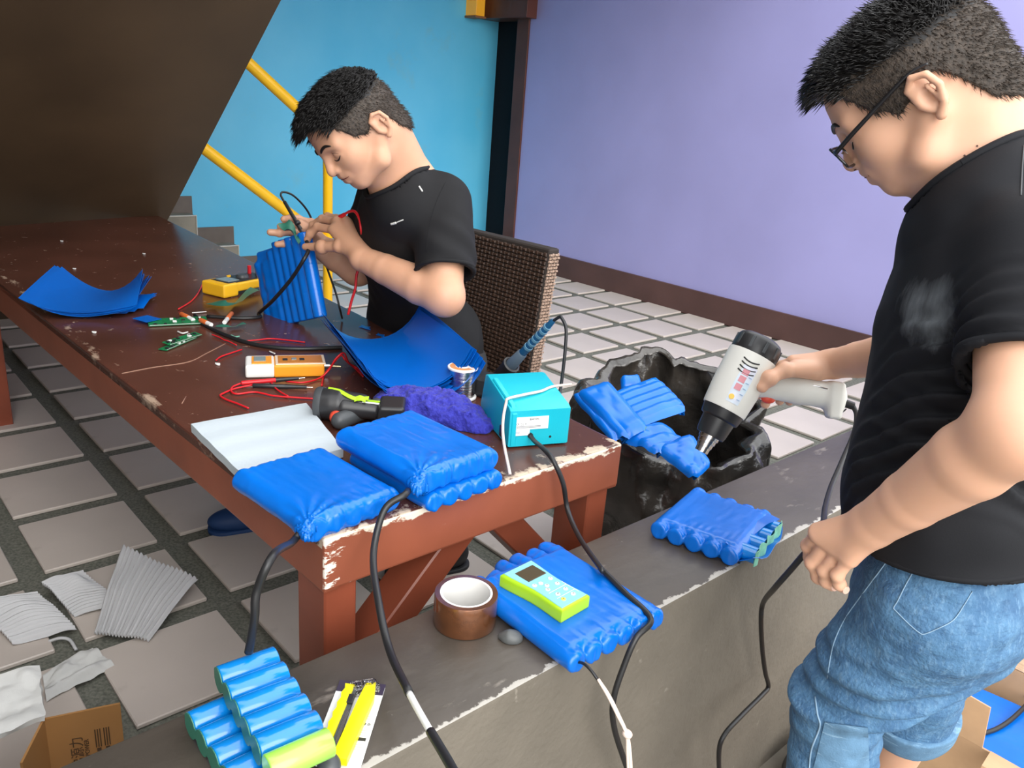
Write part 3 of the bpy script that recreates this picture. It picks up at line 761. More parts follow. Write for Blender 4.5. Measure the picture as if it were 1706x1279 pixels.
c_a, c_b = oz(270, 585, TH), oz(322, 563, TH)
pcb('narrow green circuit board lying loose nearest the table edge, lower of two', (c_a + c_b) / 2, c_b - c_a, .125, .024, TH + .003, 5)
pcb('narrow green circuit board resting on top of another small one', (c_a + c_b) / 2 + V3(-.016, .018, 0), c_b - c_a + V3(.004, .03, 0), .115, .024, TH + .009, 6, .15)

# ------------------------------------------------------------------ wires on the table
wz = lambda x, y, z=TH + .004: oz(x, y, z)
cable('cable', 'black cable looping from the circuit boards up to the upright pack', [wz(432, 528), wz(400, 530), wz(345, 527)][::-1] + [wz(432, 521), oy(455, 500, -3.33), oy(485, 465, -3.315), oy(505, 434, -3.305), od(514, 416, 2.135), od(511, 402, 2.15)], .0052)
cable('cable', 'black cable lying across the table from the circuit boards to the sheet pile', [wz(325, 525), wz(340, 540), wz(380, 560), wz(430, 575), wz(490, 581), wz(570, 579)], .0056)
def connector(label, p, q, m_):
    t = thing('wire_connector', label, 'connector', p)
    cyl(G(), p, p + (q - p) * .62, .0065, n=14, bev=.001).obj('sleeve', m_, t, 40); cyl(G(), p + (q - p) * .6, q, .0058, n=12).obj('contact', m_label, t, 40)
m_oran2 = mat('orange_sleeve', (.72, .16, .035), .4)
connector('orange wire connector lying beside the long circuit board', wz(302, 523, TH + .008), wz(322, 533, TH + .008), m_oran2)
connector('orange wire connector with a white end on the black cable', wz(334, 533, TH + .012), wz(352, 541, TH + .012), m_oran2)
connector('orange wire connector under the upper black cable', wz(386, 522, TH + .008), wz(374, 537, TH + .008), m_oran2)
def strip(nm, label, pts, w, m_, cat, twist=.4, z=.006, lift=.012):
    pts = [V3(*p) for p in pts]; P = spline(pts, 6); T = np.gradient(P, axis=0)
    def fn(u, v):
        i = int(round(u * (len(P) - 1))); t = nrm(T[i]); s = nrm(np.cross(V3(0, 0, 1), t)); a = twist * math.sin(u * 7)
        return P[i] + (v - .5) * w * (s * math.cos(a) + V3(0, 0, 1) * math.sin(a)) + V3(0, 0, z + lift * abs(math.sin(u * 5)))
    tag(sheet(G(), fn, len(P), 4, .0008).obj(nm, m_, None, 60), label, cat)
strip('tape_strip', 'curled dark green tape strip beside the yellow multimeter', [wz(350, 508), wz(378, 515), wz(400, 505), wz(425, 490)], .03, m_green, 'tape strip')
strip('tape_strip', 'thin dark green tape strip beside the orange connectors', [wz(360, 544), wz(385, 546), wz(408, 541)], .012, m_green, 'tape strip', z=.002, lift=.003)
cable('wire', 'thin red wire running from the yellow multimeter to the long circuit board', [wz(338, 472), wz(330, 488), wz(318, 502), wz(297, 515)], .0022, m_redw, 6, cat='wire')
cable('wire', 'short red wire with a knot beside the lower black cable', [wz(353, 557), wz(366, 562), wz(373, 566), wz(380, 568), wz(394, 575)], .0018, m_redw, 6, cat='wire')
cable('wire', 'wavy red wire lying above the lower black cable', [wz(408, 568), wz(430, 566), wz(450, 564), wz(475, 566), wz(508, 570)], .0020, m_redw, 6, cat='wire')
cable('wire', 'short red wire in front of the lower black cable', [wz(360, 600), wz(368, 594), wz(385, 588), wz(403, 582)], .0020, m_redw, 6, cat='wire')
cable('wire', 'small white wire offcut beside the narrow circuit boards', [wz(296, 552), wz(304, 555), wz(313, 553)], .0022, m_white, 6, cat='wire')
cable('wire', 'short pale wire offcut near the lower black cable', [wz(385, 558), wz(392, 561), wz(399, 560)], .0018, m_mint, 6, cat='wire')
cable('wire', 'tiny white wire offcut above the orange tester', [wz(449, 585), wz(453, 587), wz(458, 589)], .0018, m_white, 6, cat='wire')
cable('wire', 'thin grey wire lying above the long circuit board', [wz(320, 521), wz(332, 520), wz(344, 519)], .0014, m_label, 6, cat='wire')
# red probe leads of the tester
def probe(nm, label, p, q, mh, back):
    t = thing(nm, label, 'test probe', p); d = q - p
    cyl(G(), p, p + d * .55, .0052, n=12, bev=.001).obj('grip', mh, t, 40); cyl(G(), p + d * .53, p + d * .9, .0056, .0035, n=12).obj('tip_cover', m_blackp, t, 40)
    cyl(G(), p + d * .88, q, .0012, n=8).obj('needle', m_steel, t, 40)
    tube(G(), back, .0021, n=8).obj('lead', m_redw, t, 180)
probe('test_probe', 'red test probe resting against the orange tester', wz(402, 638, TH + .008), wz(508, 629, TH + .010), m_redw,
      [wz(402, 638, TH + .007), wz(388, 644), wz(385, 651), wz(395, 656), wz(425, 653), wz(455, 659), wz(490, 662), wz(522, 664)])
probe('test_probe', 'black-tipped test probe lying in front of the orange tester', wz(421, 642, TH + .006), wz(521, 645, TH + .006), m_blackp,
      [wz(421, 641, TH + .006), wz(392, 647), wz(372, 655), wz(367, 659), wz(376, 665), wz(395, 672), wz(414, 680)])
cable('wire', 'red lead rising in a loop from the plug of the orange tester', [wz(476, 635), wz(505, 637), wz(532, 630), wz(548, 616, TH + .02), wz(560, 597, TH + .05), wz(573, 588, TH + .06), wz(580, 603, TH + .03), wz(592, 614), wz(605, 627)], .0022, m_redw, 6, cat='wire')
cable('wire', 'second red lead arching beside the plug of the orange tester', [wz(536, 642), wz(540, 625), wz(553, 608, TH + .02), wz(568, 592, TH + .045), wz(574, 598, TH + .04), wz(580, 604, TH + .02), wz(596, 614), wz(605, 625)], .0022, m_redw, 6, cat='wire')
cable('wire', 'red lead crossing under the black-tipped probe', [wz(450, 633), wz(456, 643), wz(466, 652), wz(480, 660)], .0020, m_redw, 6, cat='wire')
# paint and film scraps, screws
for i, (x, y, w, m_, lb) in enumerate(((608, 545, .030, m_pvc2, 'small blue film scrap near the upright pack'), (634, 558, .022, m_pvc2, 'small blue film scrap between the upright pack and the sheet pile'))):
    p = wz(x, y, TH + .002); g = G(); prism(g, [(w * r_ * math.cos(t), w * r_ * .6 * math.sin(t)) for t, r_ in zip(np.arange(9) / 9 * 2 * PI, (1, .5, .9, .4, 1, .55, .8, .45, .7))], -.0006, .0006, c=p); tag(g.obj('film_scrap', m_pvc2), lb, 'plastic scrap')
for i, (x, y, lb) in enumerate(((124, 448, 'flat pale plaster crumb above the far left sheet pile'), (103, 402, 'pale plaster crumb towards the far end of the table'), (240, 423, 'pale plaster crumb at the middle of the far table'), (157, 554, 'tiny pale crumb near the left table edge'), (363, 607, 'pale crumb below the short red wire'))):
    p = wz(x, y, TH + .001); g = G(); prism(g, [(.011 * r_ * math.cos(t), .007 * r_ * math.sin(t)) for t, r_ in zip(np.arange(7) / 7 * 2 * PI, (1, .7, .9, .6, 1, .75, .8))], 0, .0025, c=p, bev=.0006, seg=1); tag(g.obj('crumb', m_label), lb, 'crumb')

cr_ = tube(G(), [oz(203, 622, TH + .0004), oz(255, 612, TH + .0004), oz(313, 603, TH + .0004), oz(345, 588, TH + .0004), oz(376, 572, TH + .0004)], .0011, n=5).obj('paint_crack', mat('pale_crack', (.34, .20, .14), .7), table, 180)
tube(G(), [oz(303, 672, TH + .0004), oz(310, 660, TH + .0004)], .0009, n=5, smooth=False).obj('scratch', mat('pale_crack', (.34, .20, .14), .7), table, 180)
# ================================================================== more things on the table
# cordless drill lying on its side
dr = thing('cordless_drill', 'black cordless drill with lime stripes lying on the table by the foam sheet', 'drill', oz(560, 690, TH))
dz = TH + .033
q0 = oz(529, 664, dz + .01); q1 = oz(592, 676, dz); q0[2] = TH + .034; q1[2] = TH + .034
dd = nrm(q1 - q0); ds = V3(dd[1], -dd[0], 0); uz = V3(0, 0, 1)
S = Solid()
S.cylr(q0, q0 + dd * .05, .0315, rnd=.006, k=.004); S.cone(q0 + dd * .03, q1 + dd * .01, .031, .025, .008)
S.obj('motor_housing', .0028, m_blackp, dr)
lathe(G(), [(-.004, .020), (-.004, .0300), (.001, .0332), (.010, .0335), (.012, .030)], q0, dd, 28).obj('rear_cap', m_dkgrey, dr, 40)
S = Solid(); h0 = q1 + dd * -.02 + ds * .012; h1 = oz(652, 684, TH + .03); h1[2] = TH + .026
S.cone(h0, h1, .021, .0175, .01); S.box(h1, (.026, .036, .024), ax=(nrm(h1 - h0), nrm(np.cross(uz, h1 - h0)), uz), rnd=.007, k=.006)
S.obj('handle', .0028, m_blackp, dr)
g = G(); S = Solid(); t0 = oz(560, 694, TH + .02); S.ell(t0, (.013, .020, .013), ax=(dd, ds, uz), k=.002); S.obj('trigger', .0022, mat('red_plastic', (.66, .07, .035), .4), dr)
S = Solid(); S.cone(oz(566, 702, TH + .016) * V3(1, 1, 0) + V3(0, 0, TH + .018), oz(628, 690, TH) * V3(1, 1, 0) + V3(0, 0, TH + .018), .017, .017, .004); S.obj('lower_grip', .0028, m_dkgrey, dr)
def stripe(pts, w):
    P = spline(pts, 6)
    def fn(u, v):
        i = u * (len(P) - 1); j = min(int(i), len(P) - 2); p = P[j] + (P[j + 1] - P[j]) * (i - j)
        return p + (v - .5) * w * nrm(ds * .8 - uz * .5)
    sheet(G(), fn, 24, 3, .0014).obj('lime_stripe', m_lime, dr, 60)
sf = lambda t, a, r: q0 + dd * t + r * (ds * math.cos(a) + uz * math.sin(a))
stripe([sf(.022, 1.5, .0325), sf(.045, 1.35, .0318), sf(.065, 1.0, .030), sf(.082, .85, .0285), sf(.105, 1.0, .0275)], .009)
stripe([sf(.078, .8, .0288), sf(.088, .95, .0285), sf(.10, .8, .0280)], .012)
hs = nrm(h1 - h0)
box(G(), h0 + (h1 - h0) * .45 + uz * .0195, (.075, .007, .002), R=np.stack([hs, np.cross(uz, hs), uz], 1)).obj('lime_stripe', m_lime, dr)
box(G(), h0 + (h1 - h0) * .62 + uz * .0185 + np.cross(hs, uz) * .008, (.045, .0035, .002), R=np.stack([hs, np.cross(uz, hs), uz], 1)).obj('printed_lettering', m_label, dr)
# blue scrunched cloth
S = Solid(); S.ell((2.335, -3.352, TH + .008), (.115, .062, .046), ax=(nrm([.86, .5, 0]), nrm([-.5, .86, 0]), uz), k=.02)
S.ell((2.26, -3.40, TH + .006), (.05, .04, .03), k=.02); S.ell((2.425, -3.315, TH + .004), (.055, .04, .028), k=.02)
S.post = lambda P, D: np.maximum(D + .006 * vnoise(P * 42, 2) + .004 * vnoise(P * 95, 5) + .0022 * vnoise(P * 210, 8), TH + .001 - P[..., 2])
m_rag = mat('violet_blue_mesh_cloth', (0.012, 0.012, 0.26), .75, col2=(0.03, 0.035, 0.42), vscale=130, bump=.6, bscale=260, sheen=.1)
tag(S.obj('cloth', .0032, m_rag), 'scrunched violet-blue mesh cloth lying behind the upper battery pack', 'cloth')
# solder spool
sc = V3(2.285, -3.232, TH + .001)
spool = thing('solder_spool', 'white spool of shiny silver solder wire standing by the blue sheet pile', 'spool', sc)
hz_ = .073
lathe(G(), [(0, .012), (0, .033), (.001, .034), (.004, .034), (.005, .033), (.005, .012)], sc, uz, 40, closed=True).obj('flange', m_white, spool, 40)
lathe(G(), [(hz_ - .005, .0095), (hz_ - .005, .033), (hz_ - .004, .034), (hz_ - .001, .034), (hz_, .033), (hz_, .0095)], sc, uz, 40, closed=True).obj('flange', m_white, spool, 40)
lathe(G(), [(.0045, .0288)] + [(.0045 + (hz_ - .0095) * i / 40, .0288 + .0006 * (i % 2)) for i in range(1, 40)] + [(hz_ - .0055, .0288)], sc, uz, 40).obj('solder_wire', m_chrome, spool, 60)
lathe(G(), [(hz_, .017), (hz_, .029), (hz_ + .0006, .029), (hz_ + .0006, .017)], sc, uz, 40, closed=True).obj('paper_ring', mat('orange_brown_label', (.62, .25, .08), .5), spool)
lathe(G(), [(hz_ - .03, .0088), (hz_ - .03, .0095), (hz_ + .0012, .0125), (hz_ + .0012, .0088)], sc, uz, 24, closed=True).obj('hub', m_white, spool, 40)
for a in (.3, 2.4): box(G(), sc + V3(.023 * math.cos(a), .023 * math.sin(a), hz_ + .0008), (.011, .006, .0006), R=rotm(0, 0, a)).obj('paper_gap', m_white, spool)
# teal soldering station
st0, st1 = V3(2.557, -3.333, 0), V3(2.604, -3.214, 0)
stn = thing('soldering_station', 'teal soldering station with white rating label and black mains cord at its back', 'soldering station', (2.50, -3.25, TH))
m_teal = mat('teal_enamel', (0.004, 0.44, 0.56), 0.38, bump=.05, bscale=300)
d = nrm(st1 - st0); nn = V3(-d[1], d[0], 0)
zr = TH + .083; zf = TH + .104; dep = .150
L_ = np.linalg.norm(st1 - st0)
Rm = np.stack([d, nn, uz], 1)
prof = [(0, .004), (0, .078), (.010, .083), (dep - .008, .104), (dep + .006, .100), (dep + .026, .030), (dep + .012, .004)]    # depth, height
g = G(); prism(g, prof, 0, L_, R=np.stack([nn, uz, d], 1), c=st0 + V3(0, 0, TH), bev=.004, seg=2); g.obj('case', m_teal, stn, 40)
for s_ in (.010, L_ - .010):
    g = G(); pr = [(-.002, .006), (-.002, .072), (.012, .087), (dep - .03, .1045), (dep - .02, .09), (.02, .07), (.02, .006)]
    prism(g, pr, -.006, .006, R=np.stack([nn, uz, d], 1), c=st0 + V3(0, 0, TH) + d * s_, bev=.002, seg=1)
    if s_ < .05: g.obj('side_rib', m_teal, stn, 40)
bk = lambda a, h, o=-.0012: st0 + d * a + V3(0, 0, TH + h) + nn * o
g = G(); box(g, bk(.045, .052), (.072, .0012, .026), R=Rm); g.obj('rating_label', m_label, stn)
g = G(); box(g, bk(.026, .034), (.034, .0012, .014), R=Rm); g.obj('serial_label', m_label, stn)
text_obj('label_print', 'BAKON', .0055, bk(.041, .0585, -.0020), d, uz, m_ink, stn)
text_obj('label_print', 'CE  [  ]  X', .005, bk(.014, .0495, -.0020), d, uz, m_dkgrey, stn)
text_obj('label_print', 'IIIIII', .006, bk(.014, .032, -.0020), d, uz, mat('faded_print', (.3, .35, .45), .6), stn)
for hh in (.046, .0435): box(G(), bk(.040, hh, -.0018), (.05, .0006, .0008), R=Rm).obj('label_line', m_dkgrey, stn)
cyl(G(), bk(.045, .026, .002), bk(.045, .026, -.004), .0055, n=16).obj('cord_bush', m_blackp, stn, 40)
cyl(G(), bk(.088, .020, .002), bk(.088, .020, -.001), .0025, n=10).obj('screw', m_blackp, stn, 40)
box(G(), st0 - d * .0005 + nn * .035 + V3(0, 0, TH + .022), (.004, .02, .022), R=Rm, bev=.001).obj('switch', m_blackp, stn)
for a, b_ in ((.015, .02), (L_ - .015, .02), (.015, dep), (L_ - .015, dep)):
    p = st0 + d * a + nn * b_; cyl(G(), (p[0], p[1], TH), (p[0], p[1], TH + .006), .007, n=12).obj('foot', m_blackp, stn, 40)
pc = bk(.045, .026, -.004)
tube(G(), [pc, pc - nn * .02 + V3(0, 0, -.002), ox(906, 748, 2.640), ox(922, 768, 2.678), ox(938, 805, 2.695), ox(946, 850, 2.705), oz(966, 896, .572), oz(1002, 948, .594), (2.88, -3.405, .585), (2.945, -3.42, .581),
           (3.006, -3.43, .572), ox(1060, 1062, 3.012), ox(1041, 1105, 3.012), ox(1022, 1165, 3.012), ox(1024, 1215, 3.012), ox(1048, 1290, 3.012), ox(1056, 1330, 3.012)], .0046, n=10).obj('mains_cord', m_wire, stn, 180)
# soldering iron in its stand
hold = thing('iron_stand', 'black soldering iron stand behind the teal soldering station', 'iron stand', (2.33, -3.14, TH))
g = G(); hb = oz(795, 690, TH); 
box(g, (2.305, -3.165, TH + .024), (.10, .065, .046), R=rotm(0, 0, .35), bev=.008, seg=2, taper=(.75, .8)); g.obj('base', m_blackp, hold)
i0, i1 = V3(2.292, -3.10, .712), V3(2.427, -3.10, .863)
id_ = nrm(i1 - i0)
lathe(G(), [(-.065, .014), (-.06, .018), (.0, .019), (.002, .021), (.010, .021), (.012, .017), (.010, .0145), (-.06, .0125)], i0 + id_ * .004, id_, 24, closed=True).obj('holder_tube', m_blackp, hold, 40)
iron = thing('soldering_iron', 'soldering iron with grey grip and blue handle leaning in its stand', 'soldering iron', i0)
lathe(G(), [(-.03, .004), (.0, .0125), (.006, .0150), (.022, .0138), (.062, .0118), (.066, .009)], i0, id_, 24).obj('grip', mat('slate_rubber', (.09, .13, .17), .5), iron, 40)
lathe(G(), [(.06, .0095), (.075, .0098), (.15, .0088), (.192, .0062), (.196, .0045)], i0, id_, 20).obj('handle', mat('deep_blue_plastic', (.012, .085, .19), .3), iron, 40)
for k in range(6): lathe(G(), [(.085 + k * .016, .0098 - .0003 * k), (.0855 + k * .016, .0106 - .0003 * k), (.092 + k * .016, .0106 - .0003 * k), (.0925 + k * .016, .0096 - .0003 * k)], i0, id_, 16).obj('grip_ring', mat('steel_blue', (.10, .25, .36), .3), iron, 40)
tube(G(), [i0 + id_ * .19, i1 + V3(.012, .0, .006), oy(936, 530, -3.10), oy(943, 548, -3.10), oy(941, 590, -3.11), oy(935, 640, -3.12), oy(930, 668, -3.14)], .0036, n=8).obj('cord', m_wire, iron, 180)
# thin white wire from the stacked pack over the station
cable('wire', 'thin pinkish white wire looping from the stacked packs over the teal station', [(2.690, -3.447, .690), oy(839, 735, -3.415), oy(838, 700, -3.375), oy(843, 672, -3.345), (2.532, -3.318, TH + .0935), (2.533, -3.275, TH + .0945), (2.535, -3.232, TH + .0945), (2.530, -3.195, TH + .096), oy(952, 640, -3.15)], .0028, m_whitew, 8, cat='wire')

# ================================================================== things on the ledge
LZ = .54
# amber tape roll
tr = V3(2.812, -3.634, LZ + .001)
tape = thing('tape_roll', 'roll of shiny amber film tape with a white core standing on the ledge', 'tape roll', tr)
lathe(G(), [(0, .0395), (0, .0475), (.001, .048), (.050, .048), (.051, .0475), (.051, .0395)], tr, uz, 56, closed=True).obj('tape', m_copper, tape, 40)
lathe(G(), [(.0, .0365), (.0, .0397), (.0512, .0397), (.0512, .0365)], tr, uz, 56, closed=True).obj('core', m_white, tape, 40)
# pack under the green tester
pack('battery_pack', 'blue battery pack on the ledge under the lime green tester, cable crossing it', (2.884, -3.492, LZ + .0178), rz(-1), None, .236, 6, r=.0172, wr=.0012, wrap=.004, flat=-.0024, seed=21, inset=.012,
     extra=lambda S, c, a, b, u, W: [S.cone(c - a * .105 + b * (i * .0344 - W / 2), c - a * (.128 + .004 * (i % 2)) + b * (i * .0344 - W / 2), .0165, .0150, .003) for i in range(2, 6)])
tp0, tp1, tp2, tp3 = oz(838, 958, .601), oz(885, 930, .601), oz(975, 985, .601), oz(940, 1018, .601)
tcn = (tp0 + tp1 + tp2 + tp3) / 4; td = nrm((tp2 + tp3) - (tp0 + tp1)); tb = np.cross(uz, td)
tst = thing('impedance_tester', 'lime green handheld tester with pale blue face lying on a battery pack', 'tester', (tcn[0], tcn[1], .575))
def outline(L, w0, w1, w2, n=9):
    R_ = []
    for i in range(n):
        s = i / (n - 1); w = w0 + (w1 - w0) * (s / .55) ** 2 * (3 - 2 * s / .55) if s < .55 else w1 + (w2 - w1) * ((s - .55) / .45) ** 2 * (3 - 2 * (s - .55) / .45)
        R_.append((-L / 2 + L * s, w / 2))
    return [(x, -y) for x, y in R_] + [(x, y) for x, y in R_[::-1]]
R3 = np.stack([td, tb, uz], 1); tcz = V3(tcn[0], tcn[1], 0)
g = G(); prism(g, outline(.126, .070, .058, .064), .576, .600, R=R3, c=tcz, bev=.005, seg=3); g.obj('case', m_lime, tst, 40)
m_face = mat('pale_blue_face', (.23, .56, .66), .4)
g = G(); prism(g, outline(.118, .061, .050, .056), .599, .6012, R=R3, c=tcz, bev=.0005, seg=1); tag(g.obj('face_plate', m_face, tst), 'pale blue face')
g = G(); box(g, tcz + td * -.033 + tb * .002 + V3(0, 0, .6012), (.030, .040, .0016), R=R3, bev=.0005); tag(g.obj('screen', mat('brown_lcd', (.075, .055, .03), .15), tst), 'dark brown blank screen')
bts = [(-.004, .016), (-.004, -.006), (-.006, -.018), (.012, .014), (.014, -.010), (.030, .013), (.032, -.007), (.046, .012), (.046, -.010), (.006, -.003)]
for i, (a, b_) in enumerate(bts):
    c_ = tcz + td * a + tb * b_ + V3(0, 0, .6010)
    lathe(G(), [(0, .0040), (.0012, .0038), (.0016, .003)], c_, uz, 12).obj('button', mat('cream_button', (.72, .74, .70), .5) if i != 8 else mat('yellow_button', (.85, .68, .1), .5), tst, 40)
    text_obj('button_mark', '+-><OI0<>='[i], .0045, c_ + V3(0, 0, .0017) - td * .0012 - tb * .0012, td, tb, m_ink, tst)
for (a, b_, l_, w_) in ((.022, .004, .0005, .040), (.039, .004, .0005, .040), (.030, .024, .034, .0005)):
    box(G(), tcz + td * a + tb * b_ + V3(0, 0, .6014), (l_, w_, .0005), R=R3).obj('printed_line', m_label, tst)
# wires of that pack
wl_ = thing('wire', 'black and pinkish white wire pair hanging from the pack under the lime tester', 'wire', (3.0, -3.585, .55))
wp = [(2.999, -3.583, .553), oy(980, 1112, -3.585)]
tube(G(), [(2.994, -3.580, .556), oy(972, 1105, -3.583), oy(985, 1117, -3.585), oy(1000, 1138, -3.583)], .0022, n=8).obj('black_lead', m_wire, wl_, 180)
tube(G(), [oy(996, 1131, -3.583), oy(1014, 1158, -3.58), oy(1030, 1190, -3.575), oy(1044, 1222, -3.57), oy(1049, 1250, -3.57), oy(1052, 1300, -3.57), oy(1053, 1330, -3.57)], .0026, n=8).obj('white_lead', m_whitew, wl_, 180)
tube(G(), [oy(996, 1131, -3.586), oy(1012, 1158, -3.584), oy(1028, 1190, -3.58), oy(1043, 1222, -3.575), oy(1045, 1250, -3.573), oy(1047, 1300, -3.573), oy(1047, 1330, -3.573)], .0020, n=8).obj('white_lead', m_whitew, wl_, 180)
kn = oy(1045, 1222, -3.572); lathe(G(), [(-.0035, .005), (-.002, .0072), (.002, .0072), (.0035, .005)], kn, nrm(V3(.3, .2, 1)), 14).obj('knot', m_whitew, wl_, 60)
# little grey cap
S = Solid(); gc = oz(852, 1066, LZ); S.ell(gc + V3(0, 0, .004), (.017, .013, .012), ax=(nrm([.66, .75, 0]), nrm([-.75, .66, 0]), uz), k=.004); S.cone(gc + V3(-.012, -.01, .004), gc + V3(-.002, -.004, .008), .005, .009, .004)
S.post = lambda P, D: np.maximum(D, LZ + .0006 - P[..., 2]); tag(S.obj('rubber_cap', .0016, mat('mid_grey_rubber', (.085, .09, .09), .5)), 'small grey rubber cap lying between the tape roll and the blue pack', 'cap')
# pack with torn open end
pr_, (oa, ob, ou) = pack('battery_pack', 'blue battery pack on the ledge with a torn open end showing mint paper', (2.868, -3.068, LZ + .0180), nrm(V3(-.05, .207, 0)), None, .205, 5, r=.0172, wr=.0010, wrap=.004, flat=-.0026, seed=30, inset=.014)
oc = V3(2.868, -3.068, LZ + .018); ox_ = -ob        # towards the yard
ox_ = ox_ if ox_[0] > 0 else -ox_
rg = G()
for k in range(4):
    yk = oa * (-.060 + k * .042); cyl(rg, oc + ox_ * .060 + yk + V3(0, 0, .0), oc + ox_ * .107 + yk + V3(0, 0, -.001), .0155, n=18)
    if k < 4: tag(rg.obj('bare_cell', m_cell, pr_, 50), 'cell showing through the torn film'); rg = G()
def mint(u, v):
    return oc + ox_ * (.109 + .003 * math.sin(u * 23)) + oa * (-.078 + .160 * u) + V3(0, 0, -.014 + .028 * v + .003 * math.sin(u * 31) * v)
tag(sheet(G(), mint, 30, 5, .0012).obj('insulating_paper', m_mint, pr_, 60), 'mint green insulating paper strip')
def flap(u, v):
    w_ = .088 - .03 * v * (1 - u)
    return oc + ox_ * (.066 + .054 * v - .012 * v * abs(2 * u - 1) ** 3) + oa * (-.086 + .176 * u) + V3(0, 0, -.0165 + .010 * v * v + .014 * v * (u < .15) * (1 - u / .15) + .004 * math.sin(u * 14) * v)
tag(sheet(G(), flap, 34, 8, .0012).obj('film_flap', m_pvc2, pr_, 60), 'loose lower flap of film')
def flap2(u, v):
    return oc + ox_ * (.055 + (.012 + .034 * u) * v) + oa * (-.088 + .176 * u) + V3(0, 0, .0185 + .003 * v * math.sin(u * 11) - .004 * v)
sheet(G(), flap2, 30, 6, .0012).obj('film_flap', m_pvc2, pr_, 60)
# pack on the ledge behind the standing man
pack('battery_pack', 'blue battery pack at the far end of the ledge behind the standing man', (2.875, -2.30, LZ + .0175), rz(-62), None, .22, 5, r=.017, wr=.0022, wrap=.008, seed=41,
     extra=lambda S, c, a, b, u, W: (S.cone(c + a * .10 - b * .05, c + a * .13 - b * .05, .014, .012, .01), S.cone(c - a * .10 - b * .06, c - a * .135 - b * .062, .014, .012, .01)))
# bare cell stacks at the near end of the ledge
def cells(name, label, c, ax, stepv, n, L, r, group, lime_last=False, board_side=-1, n_board=None):
    ax = nrm(ax); c = V3(*c); sv = V3(*stepv); root = thing(name, label, 'battery cells', c, 0, group)
    for i in range(n):
        o = c + sv * (i - (n - 1) / 2); m_ = m_cell
        gg = G(); lathe(gg, [(-L / 2, r * .80), (-L / 2, r * .93), (-L / 2 + .0012, r), (L / 2 - .0012, r), (L / 2, r * .93), (L / 2, r * .80), (L / 2 - .0015, r * .78)], o, ax, 32)
        oo = gg.obj('cell', mat('lime_cell_wrap', (.36, .78, .10), .25, coat=.5) if (lime_last and i == n - 1) else m_, root, 50)
        if lime_last and i == n - 1: oo['label'] = 'lime green wrapped cell'
        if not (lime_last and i == n - 1):
            lathe(G(), [(0, r * .45), (.0015, r * .43)], o + ax * L / 2 * -board_side, ax * -board_side, 16).obj('terminal', m_steel, root, 40)
    poly = []; sd = nrm(sv); st = np.linalg.norm(sv); nb_ = n if n_board is None else n_board
    for sg in (1, -1):
        for i in range(nb_) if sg > 0 else range(nb_ - 1, -1, -1):
            for a in np.linspace(math.radians(155), math.radians(25), 7): poly.append(((i - (n - 1) / 2) * st + sg * r * .98 * math.cos(a), sg * r * .98 * math.sin(a)))
    up_ = np.cross(ax, sd)
    g = G(); prism(g, poly, 0, .0012, R=np.stack([sd, np.cross(ax * board_side, sd), ax * board_side], 1), c=c + ax * board_side * L / 2); tag(g.obj('insulating_board', m_green, root), 'dark green insulating board on the cell ends')
    return root
CL, CRd = .074, .0168
lowc = V3(2.868, -4.010, LZ + CRd + .0005)
cells('cell_row', 'lower row of bare blue cells lying on the ledge under another row', lowc, (-.02, 1, 0), (.0345, 0, 0), 5, CL, CRd, 'rows of bare blue battery cells')
upc = V3(2.868, -3.975, LZ + CRd * 3 + .001)
cells('cell_row', 'upper row of bare blue cells ending in one lime green cell', upc, (.06, 1, .0), (.0335, -.0035, -.0), 6, CL, CRd, 'rows of bare blue battery cells', lime_last=True, n_board=5)
strip_ = G(); 
# utility knife in its blister card
k0, k1, k2, k3 = oz(566, 1131, LZ + .004), oz(641, 1150, LZ + .004), oz(598, 1279, LZ + .004), oz(518, 1262, LZ + .004)
kc = (k0 + k1 + k2 + k3) / 4; kd = nrm((k2 + k3) - (k0 + k1)); kw = nrm((k1 + k2) - (k0 + k3)); kw = nrm(kw - (kw @ kd) * kd); kn = np.cross(kd, kw)
if kn[2] < 0: kn = -kn
kL = np.linalg.norm((k2 + k3) - (k0 + k1)) / 2 + .012; kW = np.linalg.norm((k1 + k2) - (k0 + k3)) / 2
kf = thing('knife_pack', 'yellow snap-off knives on a white blister card leaning by the bare cells', 'knife pack', kc)
KR = np.stack([kw, -kd, uz], 1); kz = V3(kc[0], kc[1], LZ + .002); KP = lambda a, b_, h=0: kz + kw * a - kd * b_ + uz * h       # a across, b towards the header
g = G(); rp = [(-kW / 2, -kL / 2), (kW / 2, -kL / 2), (kW / 2, kL / 2 - .006), (kW / 2 - .006, kL / 2), (-kW / 2 + .006, kL / 2), (-kW / 2, kL / 2 - .006)]
prism(g, rp, 0, .0012, R=KR, c=kz); g.obj('card', m_label, kf)
g = G(); box(g, KP(0, kL / 2 - .011, .0014), (kW * .995, .021, .0008), R=KR); tag(g.obj('card_header', mat('violet_black_print', (.035, .025, .055), .5), kf), 'dark header of the card')
g = G(); lathe(g, [(0, .0026), (0, .0042), (.0004, .0042), (.0004, .0026)], KP(kW * .34, kL / 2 - .012, .0019), uz, 16, closed=True); g.obj('header_mark', m_label, kf)
m_kny = mat('yellow_knife_plastic', (.92, .80, .004), .35)
